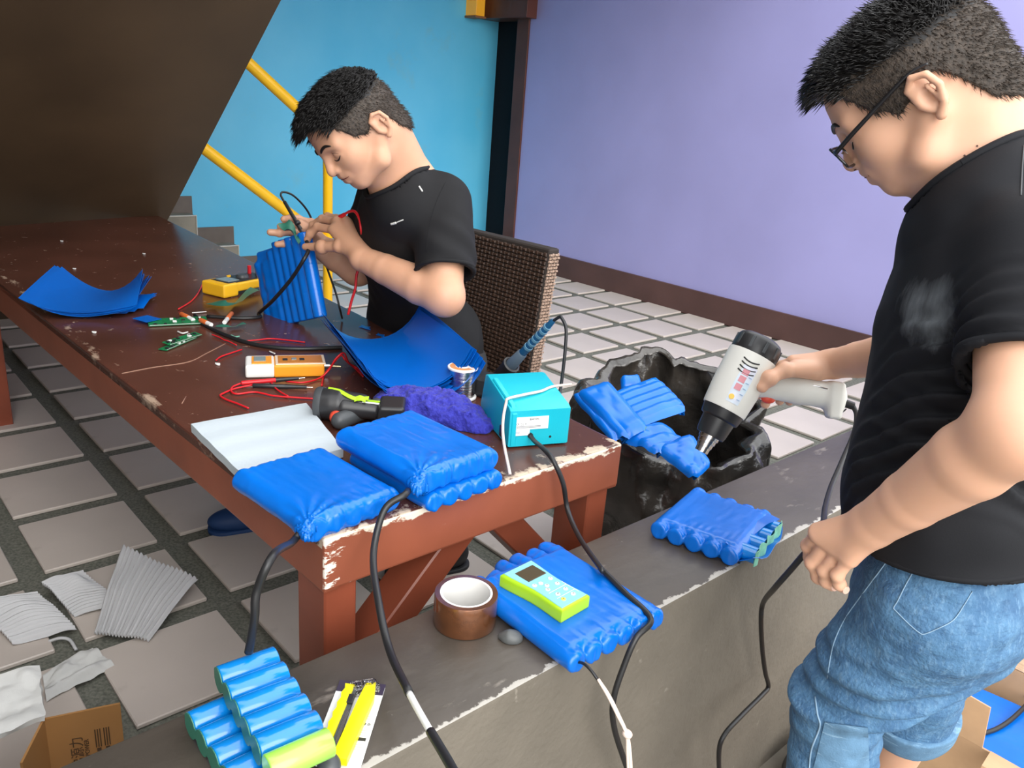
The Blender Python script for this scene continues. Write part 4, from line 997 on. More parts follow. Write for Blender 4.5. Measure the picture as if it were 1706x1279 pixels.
def knife(a0, b0, a1, b1, w, nm):
    p, q = KP(a0, b0, .008), KP(a1, b1, .008); dk = nrm(q - p); L = np.linalg.norm(q - p); s_ = np.cross(uz, dk)
    o = [(0, -w / 2), (L * .8, -w / 2), (L, -w * .2), (L * .97, w * .45), (L * .75, w / 2), (0, w / 2)]
    if nm == 'serrated_handle': o = [(0, -w / 2), (L, -w / 2), (L, w / 2)] + [(L - L * i / 14, w / 2 - (.0022 if i % 2 else 0)) for i in range(1, 14)] + [(0, w / 2)]
    g = G(); prism(g, o, -.005, .006, R=np.stack([dk, s_, uz], 1), c=p, bev=.0012, seg=2); g.obj(nm, m_kny, kf, 40)
    return p, q, dk, s_
knife(-.018, -kL / 2 + .004, -.013, kL / 2 - .020, .013, 'serrated_handle')
knife(.006, -kL / 2 + .002, .016, kL / 2 - .012, .019, 'handle')
g = G(); box(g, KP(-.006, -.006, .008), (.007, kL * .80, .007), R=KR, bev=.001); tag(g.obj('blade_holder', m_dkgrey, kf), 'dark blade channel between the yellow handles')
g = G(); box(g, KP(-.005, kL * .18, .013), (.008, .016, .004), R=KR, bev=.001); g.obj('slider', m_blackp, kf)
g = G(); box(g, KP(-.004, -kL * .15, .012), (.004, .06, .001), R=KR); g.obj('blade', m_steel, kf)
m_blis = mat('clear_blister', (.95, .95, .97), .08, trans=1.0, spec=.5)
S = Solid(); S.cone(KP(.013, kL / 2 - .013, .004), KP(-.006, kL / 2 - .02, .004), .012, .011, .006); S.post = lambda P, D: np.maximum(np.abs(D) - .0006, LZ + .0035 - P[..., 2])
S.obj('blister', .0018, m_blis, kf)
for i, (b_, w_) in enumerate(((.012, .012), (.008, .015), (-.012, .017), (-.016, .019), (-.020, .014), (-.036, .020), (-.040, .017), (-.044, .02))):
    box(G(), KP(kW / 2 - .013, b_, .0014), (w_, .0012, .0004), R=KR).obj('printed_line', mat('grey_print', (.45, .45, .47), .6), kf)
box(G(), KP(kW / 2 - .014, -.027, .0015), (.020, .005, .0005), R=KR).obj('printed_bar', m_ink, kf)
for i in range(3): lathe(G(), [(0, .0016), (0, .0026), (.0004, .0026), (.0004, .0016)], KP(kW / 2 - .006 - i * .006, -.001, .0014), uz, 3 + i * 2, closed=True).obj('printed_symbol', m_dkgrey, kf)
S = Solid(); S.ell(oz(548, 1272, LZ + .012), (.016, .013, .012), k=.003); S.post = lambda P, D: np.maximum(D, LZ + .0006 - P[..., 2]); tag(S.obj('rubber_cap', .002, m_dkgrey), 'dark rubber cap wedged between the lime cell and the knife card', 'cap')
# ================================================================== rattan chair, bag, boxes, floor litter
m_rat = mat('dark_rattan', (0.055, 0.030, 0.020), .42, var=.3, vscale=60)
m_ratl = mat('pale_rattan_edge', (0.36, 0.25, 0.19), .5, var=.3, vscale=80)
m_ratin = mat('rattan_core', (0.02, 0.013, 0.01), .8)
ch = thing('rattan_chair', 'dark brown woven rattan chair behind the table under the seated man', 'chair', (1.50, -2.80, 0))
def weave(nm, o, ux, uy, W, H, m_, nu, nv, par, dep=.006):
    """woven panel: over-and-under strips, one mesh because they cannot be picked apart"""
    nrm_ = np.cross(nrm(ux), nrm(uy)); g = G(); sx, sy = W / nu, H / nv
    for i in range(nu):
        for j in range(nv):
            c = o + nrm(ux) * (i + .5) * sx + nrm(uy) * (j + .5) * sy
            up_ = (i + j) % 2
            a = .5 * sx * (1.02 if up_ else .62); b = .5 * sy * (.66 if up_ else .98); hgt = dep * (1 if up_ else .55)
            x_, y_ = nrm(ux), nrm(uy)
            V = [c - x_ * a - y_ * b, c + x_ * a - y_ * b, c + x_ * a + y_ * b, c - x_ * a + y_ * b]
            T = [c - x_ * a * .7 - y_ * b * .6 + nrm_ * hgt, c + x_ * a * .7 - y_ * b * .6 + nrm_ * hgt, c + x_ * a * .7 + y_ * b * .6 + nrm_ * hgt, c - x_ * a * .7 + y_ * b * .6 + nrm_ * hgt]
            g.add(V + T, [(0, 1, 5, 4), (1, 2, 6, 5), (2, 3, 7, 6), (3, 0, 4, 7), (4, 5, 6, 7)])
    ob_ = g.obj(nm, m_, par); ob_['kind'] = 'stuff'; return ob_
CY, CX0, CX1, CZ0, CZ1 = -2.565, 1.30, 1.808, .40, .865
lean = .05
bx = lambda x, y, z: (x, y + lean * (z - .4) / .46, z)
g = G(); hull8(g, [bx(CX0, CY, CZ0), bx(CX1, CY, CZ0), bx(CX1, CY + .05, CZ0), bx(CX0, CY + .05, CZ0), bx(CX0, CY, CZ1), bx(CX1, CY, CZ1 + .004), bx(CX1, CY + .05, CZ1 + .004), bx(CX0, CY + .05, CZ1)], bev=.012, seg=3); g.obj('backrest', m_ratin, ch)
weave('backrest_weave', V3(*bx(CX0 + .004, CY - .001, CZ0)), V3(1, 0, 0), V3(0, lean, .46), CX1 - CX0 - .008, CZ1 - CZ0 - .006, m_rat, 26, 34, ch)
weave('edge_weave', V3(*bx(CX1 + .0005, CY + .002, CZ0)), V3(0, 1, 0), V3(0, lean, .46), .046, CZ1 - CZ0 - .008, m_ratl, 4, 44, ch)
g = G(); box(g, (1.554, CY - .22, .385), (.51, .46, .07), bev=.012, seg=2); g.obj('seat', m_ratin, ch)
weave('seat_weave', V3(1.304, CY - .445, .4205), V3(1, 0, 0), V3(0, 1, 0), .50, .44, m_rat, 34, 30, ch, .004)
weave('seat_weave', V3(1.8095, CY - .445, .352), V3(0, 1, 0), V3(0, 0, 1), .44, .066, m_rat, 30, 6, ch, .004)
for x_ in (1.325, 1.785):
    for y_ in (CY - .42, CY + .02): box(G(), (x_, y_, .18), (.045, .045, .36), bev=.006).obj('leg', m_rat, ch)

# ------------------------------------------------------------------ black plastic bag with discarded packs
m_bag = mat('black_bag_film', (0.014, 0.013, 0.012), .24, col2=(.055, .046, .038), vscale=5, coat=.5, bump=.6, bscale=26, bdist=.012)
bc = V3(2.325, -2.485, 0)
bag = thing('plastic_bag', 'open black plastic rubbish bag of blue packs on the floor behind the ledge', 'bag', bc)
def bagfn(u, v):
    th = u * 2 * PI; ct, st_ = math.cos(th), math.sin(th)
    back = .5 + .5 * math.cos(th - 2.25)                     # 1 at the far side
    top = .445 + .150 * back + .010 * math.sin(3 * th + .6)
    pr = np.interp(v, [0, .06, .2, .5, .8, .94, 1], [.02, .16, .225, .25, .245, .235, .205])
    zz_ = np.interp(v, [0, .06, .2, .5, .8, .94, 1], [.004, .006, .05, .45 * top, .82 * top, top, top - .018])
    zz_ = np.interp(v, [0, .06, .2, .45, .75, .94, 1], [.004, .006, .05, .45 * top, .82 * top, top, top - .018])
    p0 = np.array([[ct * 2.2, st_ * 2.2, v * 3.0]])
    w = .020 * vnoise(p0 * 1.7, 3)[0] + .008 * vnoise(p0 * V3(3.2, 3.2, 2.2), 7)[0] + .004 * vnoise(p0 * V3(8, 8, 4.0), 9)[0]
    ew = min(1, v * 5)
    rimf = max(0, (v - .55) / .45)
    w = w + rimf * (.016 * vnoise(np.array([[ct * 4.3, st_ * 4.3, v * 1.1]]), 31)[0] + .008 * vnoise(np.array([[ct * 11, st_ * 11, v * 1.6]]), 33)[0])
    r_ = pr + w * ew * 1.5
    ex = 1.10 + .10 * max(0, math.cos(th + .05)); ey = 1.0
    return bc + V3(ct * r_ * ex, st_ * r_ * ey, zz_ + .5 * w * (v > .5) )
g = G(); NU, NV = 150, 56
P = np.array([[bagfn(i / NU, j / (NV - 1)) for j in range(NV)] for i in range(NU)])
ctr2 = P.mean(0)
IN = P + (np.concatenate([bc[None, :2], ]) @ np.zeros((2, 3)))[0]
ins = P.copy(); ins[..., :2] += (bc[:2] - ins[..., :2]) * .012; ins[..., 2] += .002
F = []; o = NU * NV
for i in range(NU):
    i2 = (i + 1) % NU
    for j in range(NV - 1):
        a, b_, c_, d_ = i * NV + j, i2 * NV + j, i2 * NV + j + 1, i * NV + j + 1
        F.append((a, b_, c_, d_)); F.append((o + a, o + d_, o + c_, o + b_))
    F.append((i * NV + NV - 1, i2 * NV + NV - 1, o + i2 * NV + NV - 1, o + i * NV + NV - 1))
F.append(tuple(i * NV for i in range(NU))[::-1])
g.add(np.concatenate([P.reshape(-1, 3), ins.reshape(-1, 3)]), F); g.obj('film', m_bag, bag, 180)
S = Solid(); S.ell(bc + V3(0.0, 0, .23), (.20, .17, .17), k=.05); S.obj('dark_filling', .012, m_blackp, bag)  # black lump standing for the dark inside of the bag
# packs and film lying in the mouth of the bag
def bag_pack(label, c, a, up, L, n, seed, r=.017, wrap=.008): pack('battery_pack', label, c, a, None, L, n, r=r, wr=.002, wrap=wrap, seed=seed, up=up, group='discarded blue packs in the black bag', h=.0034)
upv = nrm(V3(.55, -.45, .70))
def bq(px, py, D): return od(px, py, D)
def from_px(pts, D):          # corner points on a tilted plane
    return [od(x, y, d_) for (x, y), d_ in zip(pts, D)]
def slab_pack(label, corners, thick, seed, nr=0, wav=.004):
    A, B, C_, D_ = corners; g = G()
    n_ = nrm(np.cross(B - A, D_ - A)); n_ = n_ if n_ @ FW < 0 else -n_
    def fn(u, v):
        p = (1 - u) * (1 - v) * A + u * (1 - v) * B + u * v * C_ + (1 - u) * v * D_
        e = min(u, 1 - u, v, 1 - v)
        return p + n_ * (wav * vnoise(np.array([[u * 4, v * 5, seed]]), seed)[0] + (nr and .0035 * math.cos(2 * PI * v * nr)) - .010 * max(0, 1 - e * 14) ** 2)
    sheet(g, fn, 22, 30, thick)
    tag(g.obj('battery_pack', m_pvc, None, 60), label, 'battery pack', 'discarded blue packs in the black bag')
slab_pack('discarded blue pack lying steeply along the near side of the bag', from_px([(968, 652), (1010, 640), (1072, 712), (1040, 728)], [2.10, 2.12, 1.98, 1.96]), .026, 1)
slab_pack('wavy-edged discarded blue pack at the top of the bag mouth', from_px([(1022, 660), (1092, 632), (1140, 680), (1066, 708)], [2.11, 2.17, 2.08, 2.01]), .026, 2, nr=5)
slab_pack('folded discarded blue pack in the middle of the bag mouth', from_px([(1040, 728), (1100, 704), (1140, 738), (1096, 748)], [1.985, 2.03, 1.97, 1.93]), .022, 3, wav=.006)
slab_pack('discarded blue pack under the nozzle of the heat gun in the bag', from_px([(1100, 748), (1150, 728), (1176, 772), (1156, 790)], [1.94, 1.965, 1.905, 1.88]), .024, 4)
slab_pack('dark blue scrap pack standing at the far rim of the bag', from_px([(1038, 628), (1062, 624), (1070, 650), (1040, 652)], [2.20, 2.21, 2.18, 2.17]), .012, 5)
slab_pack('narrow blue film strip at the left rim of the bag mouth', from_px([(956, 656), (972, 650), (1036, 726), (1022, 730)], [2.11, 2.12, 1.97, 1.96]), .008, 6)
c_ = od(1066, 711, 1.985); g = G(); box(g, c_, (.03, .018, .004), R=rotm(.5, .3, .6), bev=.001); tag(g.obj('circuit_board', m_pcb), 'green circuit board scrap lying among the packs in the black bag', 'circuit board')

# ------------------------------------------------------------------ cardboard box with a pack at the right
BZ = GZ + .003
cb = thing('cardboard_box', 'open brown cardboard box with flaps on the ground behind the standing man', 'box', (3.36, -2.47, GZ))
bx0, bx1, by0, by1, bz1 = 3.105, 3.56, -2.645, -2.30, .115
def panel(nm, pts, m_, t=.005):
    A, B, C_, D_ = [V3(*p) for p in pts]
    return sheet(G(), lambda u, v: (1 - u) * (1 - v) * A + u * (1 - v) * B + u * v * C_ + (1 - u) * v * D_, 6, 6, t).obj(nm, m_, cb, 40)
panel('base', [(bx0, by0, BZ), (bx1, by0, BZ), (bx1, by1, BZ), (bx0, by1, BZ)], m_card)
panel('wall', [(bx0, by0, BZ), (bx1, by0, BZ), (bx1, by0, bz1), (bx0, by0, bz1)], m_card)
panel('wall', [(bx0, by1, BZ), (bx1, by1, BZ), (bx1, by1, bz1), (bx0, by1, bz1)], m_card)
panel('wall', [(bx0, by0, BZ), (bx0, by1, BZ), (bx0, by1, bz1), (bx0, by0, bz1)], m_card)
panel('wall', [(bx1, by0, BZ), (bx1, by1, BZ), (bx1, by1, bz1), (bx1, by0, bz1)], m_card)
def flute(nm, A, B, C_, D_, m_, label):
    """flap with pressed creases across it"""
    A, B, C_, D_ = map(lambda p: V3(*p), (A, B, C_, D_)); n_ = nrm(np.cross(B - A, D_ - A))
    def fn(u, v):
        r_ = .0022 * sum(math.exp(-((u - k) / .012) ** 2) for k in (.17, .40, .60, .83))
        e = .006 * vnoise(np.array([[u * 9, 0, 3.]]), 4)[0] * (v < .02)
        return (1 - u) * (1 - v) * A + u * (1 - v) * B + u * v * C_ + (1 - u) * v * D_ + n_ * (r_ + .002 * math.sin(u * 40) * .3) + V3(0, 0, e)
    tag(sheet(G(), fn, 70, 8, .004).obj(nm, m_, cb, 40), label)
flute('flap', (bx0, by1, bz1), (bx1, by1, bz1), (bx1 - .01, by1 + .115, bz1 + .125), (bx0 + .02, by1 + .115, bz1 + .125), m_cardd, 'far flap leaning outwards with pressed creases')
panel('flap', [(bx0 + .015, by0, bz1), (bx0 + .215, by0, bz1), (bx0 + .205, by0 + .012, bz1 + .088), (bx0 + .02, by0 + .012, bz1 + .098)], m_card)
panel('flap', [(bx0 + .23, by0, bz1), (bx1, by0, bz1), (bx1, by0 - .10, bz1 + .03), (bx0 + .24, by0 - .10, bz1 + .03)], m_card)
pack('battery_pack', 'light blue battery pack lying in the cardboard box at the right', (3.335, -2.465, .035), rz(8), None, .32, 8, r=.018, wr=.0012, wrap=.005, flat=-.003, seed=55, h=.004)
cable('cable', 'black cable curving over the blue pack in the cardboard box', [oz(1636, 1222, .06), oz(1660, 1214, .062), oz(1685, 1198, .066), oz(1712, 1172, .07), oz(1730, 1150, .07)], .005)
S = Solid(); sc_ = oz(1312, 1268, GZ) + V3(.035, 0, 0); S.ell(sc_ + V3(.005, -.01, .035), (.035, .075, .038), k=.02); S.ell(sc_ + V3(.005, .035, .028), (.034, .045, .03), k=.02)
S.post = lambda P, D: np.maximum(D, GZ + .001 - P[..., 2])
tag(S.obj('shoe', .004, mat('dark_grey_shoe', (.045, .045, .045), .7, var=.2, vscale=40)), 'dark grey shoe on the ground against the foot of the ledge', 'shoe')

# ------------------------------------------------------------------ litter on the tiles at the left
def foamwrap(label, corners, ridges, lift, seed, curl=(0, 0), along=0):
    A, B, C_, D_ = [oz(x, y, z) for x, y, z in corners]
    n_ = V3(0, 0, 1)
    def fn(u, v):
        p = (1 - u) * (1 - v) * A + u * (1 - v) * B + u * v * C_ + (1 - u) * v * D_
        t = u if along == 0 else v
        return p + n_ * (.0042 * math.sin(t * ridges * 2 * PI) + lift * math.sin(PI * u) * math.sin(PI * v) + .012 * vnoise(np.array([[u * 3, v * 3, seed]]), seed)[0] + .010)
    tag(sheet(G(), fn, 34, 130, .002).obj('foam_wrap', m_eva, None, 60), label, 'packing foam', 'ribbed white foam wraps on the tiles')
foamwrap('large ribbed white foam wrap with an upturned back edge on the tiles', [(158, 1062, .006), (205, 912, .10), (330, 968, .055), (248, 1072, .006)], 17, .012, 2, along=1)
foamwrap('ribbed white foam wrap lying flat at the left picture edge on the tiles', [(-40, 1010, .02), (62, 988, .02), (128, 1052, .006), (22, 1078, .006)], 17, .02, 5, along=1)
foamwrap('ribbed white foam wrap between the flat one and the upturned one', [(70, 978, .035), (138, 953, .035), (205, 1010, .008), (125, 1030, .006)], 16, .015, 7, along=1)
cable('foam_strip', 'thin curved white foam strip beside the flat foam wrap', [oz(82, 1068, .006), oz(100, 1063, .012), (oz(116, 1066, .010)), oz(127, 1082, .005)], .004, m_eva, 6, cat='packing foam')
def paper(label, corners, seed, m_, amp=.016, thick=.0012, nm='paper_sheet', cat='paper', group=None):
    A, B, C_, D_ = [oz(x, y, z) for x, y, z in corners]
    def fn(u, v):
        p = (1 - u) * (1 - v) * A + u * (1 - v) * B + u * v * C_ + (1 - u) * v * D_
        return p + V3(0, 0, 1) * (amp * (1 + vnoise(np.array([[u * 3.2, v * 4, seed]]), seed)[0]) + .3 * amp * vnoise(np.array([[u * 9, v * 11, seed]]), seed + 1)[0])
    tag(sheet(G(), fn, 30, 26, thick).obj(nm, m_, None, 60), label, cat, group)
m_tissue = mat('white_tissue', (.62, .62, .60), .8, bump=.4, bscale=60)
paper('crumpled white tissue with ragged edge beside the ribbed foam on the tiles', [(72, 1132, .012), (155, 1084, .01), (192, 1110, .006), (78, 1172, .006)], 3, m_tissue, .012)
# white bag and brown carton at the bottom left
S = Solid(); wb = [oz(20, 1150, .16), oz(60, 1140, .16), oz(55, 1200, .12), oz(-20, 1210, .12)]
paper('white foam bag sheet draped over the brown carton at the lower left', [(-60, 1150, .21), (66, 1120, .20), (76, 1205, .20), (-60, 1262, .20)], 11, m_tissue, .010, .010, 'foam_bag', 'packing bag')
ct = thing('carton', 'small brown printed carton standing behind the ledge at the lower left', 'box', (2.10, -4.06, 0))
z_c = .205
f0, f1 = oz(74, 1198, z_c), oz(200, 1172, z_c)
fd = nrm(V3(f1[0] - f0[0], f1[1] - f0[1], 0)); fn_ = V3(fd[1], -fd[0], 0)
fn_ = fn_ if fn_[0] > 0 else -fn_
m_carton = mat('orange_brown_carton', (.36, .175, .055), .6, var=.05, vscale=8)
W_ = np.linalg.norm(f1 - f0)
def card(nm, A, B, t=.004):
    n_ = nrm(np.cross(B - A, uz)); n_ = n_ if n_ @ fn_ < 0 else -n_
    g = G(); hull8(g, [zz(A, .002), zz(B, .002), zz(B + n_ * t, .002), zz(A + n_ * t, .002), zz(A, z_c), zz(B, z_c), zz(B + n_ * t, z_c), zz(A + n_ * t, z_c)]); return g.obj(nm, m_carton, ct)
card('printed_panel', f0, f1)
side_ = oz(30, 1285, z_c); card('side_panel', f0, f0 + nrm(V3(side_[0] - f0[0], side_[1] - f0[1], 0)) * .10)
m_print = mat('dark_brown_print', (.07, .035, .015), .6)
fp = lambda a, h, o=.0008: V3(f0[0], f0[1], 0) + fd * a + fn_ * o + V3(0, 0, z_c - h)
text_obj('printed_text', '粤佛源力', .024, fp(W_ * .44, .148), uz, -fd, m_print, ct)
text_obj('printed_text', 'SUZHOU POWER', .011, fp(W_ * .53, .148), uz, -fd, m_print, ct)
for a in (.66, .78):
    for h0, h1 in ((.045, .085), (.098, .145)):
        for k in (-.004, 0, .004): box(G(), fp(W_ * a + k, (h0 + h1) / 2), (.0018, .0008, h1 - h0), R=np.stack([fd, fn_, uz], 1)).obj('printed_line', m_print, ct)
    box(G(), fp(W_ * a, .091), (.007, .0008, .007), R=np.stack([fd, fn_, uz], 1)).obj('tick_box', m_print, ct)
m_bs = mat('blue_white_shoe', (.012, .05, .17), .6); m_dks = mat('black_shoe', (.02, .02, .022), .6)
# heat gun cord and the rest come with the people
# ================================================================== the two men
m_skin = mat('warm_skin', (0.68, 0.385, 0.255), 0.5, var=.05, vscale=14, sss=.12, bump=.03, bscale=260, bdist=.001)
m_skin2 = mat('tan_skin', (0.60, 0.325, 0.205), 0.5, var=.06, vscale=12, sss=.12, bump=.03, bscale=240, bdist=.001)
m_lip = mat('lip_skin', (0.50, 0.185, 0.150), 0.45, sss=.1)
m_hair = mat('black_hair', (0.010, 0.009, 0.009), 0.42, spec=.4)
m_hairs = mat('cropped_hair', (0.040, 0.028, 0.020), 0.6, var=.5, vscale=220, bump=.6, bscale=500, bdist=.002)
m_tee = mat('black_cotton', (0.0075, 0.008, 0.0105), 0.78, bump=.12, bscale=500, spec=.25, bdist=.001)
m_tee2 = mat('charcoal_cotton', (0.010, 0.010, 0.0115), 0.8, bump=.12, bscale=500, spec=.25, bdist=.001)
m_denim = mat('blue_denim', (0.040, 0.115, 0.235), 0.8, col2=(0.078, 0.190, 0.330), vscale=26, bump=.7, bscale=230, detail=6, bdist=.003)
overlay(m_denim, (0.15, 0.29, 0.44), 11, 0.60, 0.78, stretch=(1, 1, .55)); overlay(m_denim, (0.13, 0.25, 0.39), 190, .50, .72, stretch=(1, 1, .3)); overlay(m_denim, (0.03, 0.09, 0.19), 150, .52, .72, stretch=(.3, .3, 1)); overlay(m_denim, (0.022, 0.075, 0.17), 7.5, .58, .76)
m_denimL = mat('faded_denim', (0.105, 0.215, 0.34), 0.85, var=.18, vscale=40, bump=.4, bscale=400, bdist=.002)
overlay(m_denimL, (0.24, 0.39, 0.53), 60, .58, .68, stretch=(.3, .3, 2.5))
m_thread = mat('pale_thread', (0.24, 0.37, 0.50), .8)

m_print_tee = mat('printed_black_cotton', (0.0075, 0.008, 0.0105), 0.78, bump=.12, bscale=500, spec=.25, bdist=.001)
class Pose:
    def __init__(s, yaw, pitch, roll, c, k):
        f = V3(math.cos(yaw) * math.cos(pitch), math.sin(yaw) * math.cos(pitch), math.sin(pitch))
        l0 = V3(-math.sin(yaw), math.cos(yaw), 0); u0 = np.cross(f, l0)
        s.A = np.array([f, math.cos(roll) * l0 + math.sin(roll) * u0, -math.sin(roll) * l0 + math.cos(roll) * u0]); s.c = V3(*c); s.k = k
    def w(s, *p): return s.c + s.k * (V3(*p) @ s.A)
    def loc(s, P): return ((np.asarray(P) - s.c) @ s.A.T) / s.k
    def px(s, x, y, b):                                   # point of the head's side plane b seen at a pixel
        d = ray(x, y); n = s.A[1]; q = s.c + n * b * s.k
        return CAM + d * (((q - CAM) @ n) / (d @ n))
def head_solid(S, H, slim=1.0):
    k = H.k; A = H.A
    E = lambda c, r, kk, sub=False, ax=None: S.ell(H.w(*c), V3(*r) * k, ax=A if ax is None else ax @ A, k=kk * k, sub=sub)
    Cn = lambda a, b, ra, rb, kk, sub=False: S.cone(H.w(*a), H.w(*b), ra * k, rb * k, kk * k, sub)
    E((-.004, 0, .042), (.090, .074, .076), .01)
    E((.052, 0, .066), (.036, .056, .042), .03)
    E((.044, 0, -.002), (.047, .053 * slim, .056), .03)
    E((.070, 0, -.020), (.026, .034, .034), .025)
    for q in (1, -1):
        Cn((.000, .060 * q, -.012), (.030, .052 * q, -.044), .014, .014, .022); Cn((.030, .052 * q, -.044), (.076, .016 * q, -.050), .014, .012, .022)
        E((.060, .037 * q, .004), (.021, .019, .021), .022)
        Cn((.086, .010 * q, .046), (.072, .046 * q, .042), .0085, .0075, .016)
    E((.078, 0, -.046), (.0145, .020, .0135), .016)
    for q in (1, -1): E((.099, .030 * q, .0295), (.0165, .0175, .0100), .009, True)
    for q in (1, -1):
        E((.0745, .0315 * q, .0265), (.0135, .0145, .0125), .004)            # lowered upper lid over the eyeball
        Cn((.0800, .018 * q, .0165), (.0780, .044 * q, .0185), .0038, .0034, .006)
    Cn((.0905, 0, .038), (.1055, 0, .012), .0075, .0085, .010); E((.1060, 0, .0052), (.0105, .0110, .0098), .007)
    for q in (1, -1): E((.0965, .0118 * q, .0015), (.0092, .0066, .0072), .006)
    for q in (1, -1): E((.1000, .0062 * q, -.0048), (.0042, .0032, .0030), .002, True)
    E((.090, 0, -.018), (.012, .024, .014), .012)
    Cn((.0990, .0085, -.0120), (.0895, .0240, -.0195), .0056, .0030, .004); Cn((.0990, -.0085, -.0120), (.0895, -.0240, -.0195), .0056, .0030, .004); Cn((.0990, .0085, -.0120), (.0990, -.0085, -.0120), .0056, .0056, .003)
    Cn((.0965, .008, -.0270), (.0885, .0220, -.0215), .0062, .0030, .004); Cn((.0965, -.008, -.0270), (.0885, -.0220, -.0215), .0062, .0030, .004); Cn((.0965, .008, -.0270), (.0965, -.008, -.0270), .0064, .0064, .003)
    S.chain([H.w(.0945, -.024, -.0208), H.w(.1015, 0, -.0188), H.w(.0945, .024, -.0208)], [.0008 * k, .0013 * k, .0008 * k], k=.002 * k, sub=True)
    ea = lambda a, b, c: ((a + .010) * .88 - .011, .0745 + (b - .0745) * .95, (c - .004) * .86 + .004)
    for q in (1, -1):                                                         # ears
        wq = lambda a, b, c: H.w(*(V3(*ea(a, b, c)) * V3(1, q, 1)))
        S.ell(wq(-.010, .0770, .008), V3(.0165, .0075, .0245) * k, ax=(rotm(0, .18, .34 * q).T) @ A, k=.005 * k)
        pts = [(.004, .077, .012), (.005, .081, .027), (-.008, .0885, .0365), (-.0235, .0925, .028), (-.0280, .0920, .008), (-.0205, .0870, -.012), (-.008, .0800, -.023)]
        S.chain([wq(*t_) for t_ in pts], [r * k for r in (.0026, .0036, .0040, .0042, .0040, .0038, .0058)], k=.003 * k)
        S.ell(wq(-.0085, .0915, .002), V3(.0085, .0095, .0125) * k, ax=A, k=.003 * k, sub=True); S.ell(wq(-.010, .0940, .022), V3(.0085, .0065, .0075) * k, ax=A, k=.003 * k, sub=True)
        S.cone(wq(-.019, .0870, -.006), wq(-.016, .0895, .017), .0026 * k, .0026 * k, .004 * k)
        S.ell(wq(.0035, .0790, .002), V3(.0036, .0036, .0052) * k, ax=A, k=.003 * k)
HL_A = np.array([-.13, -.075, -.055, -.042, -.030, -.010, .000, .022, .041, .050, .056, .066, .080, .12])
HL_C = np.array([-.060, -.056, -.036, .000, .026, .034, .018, .013, .027, .050, .062, .082, .092, .096])
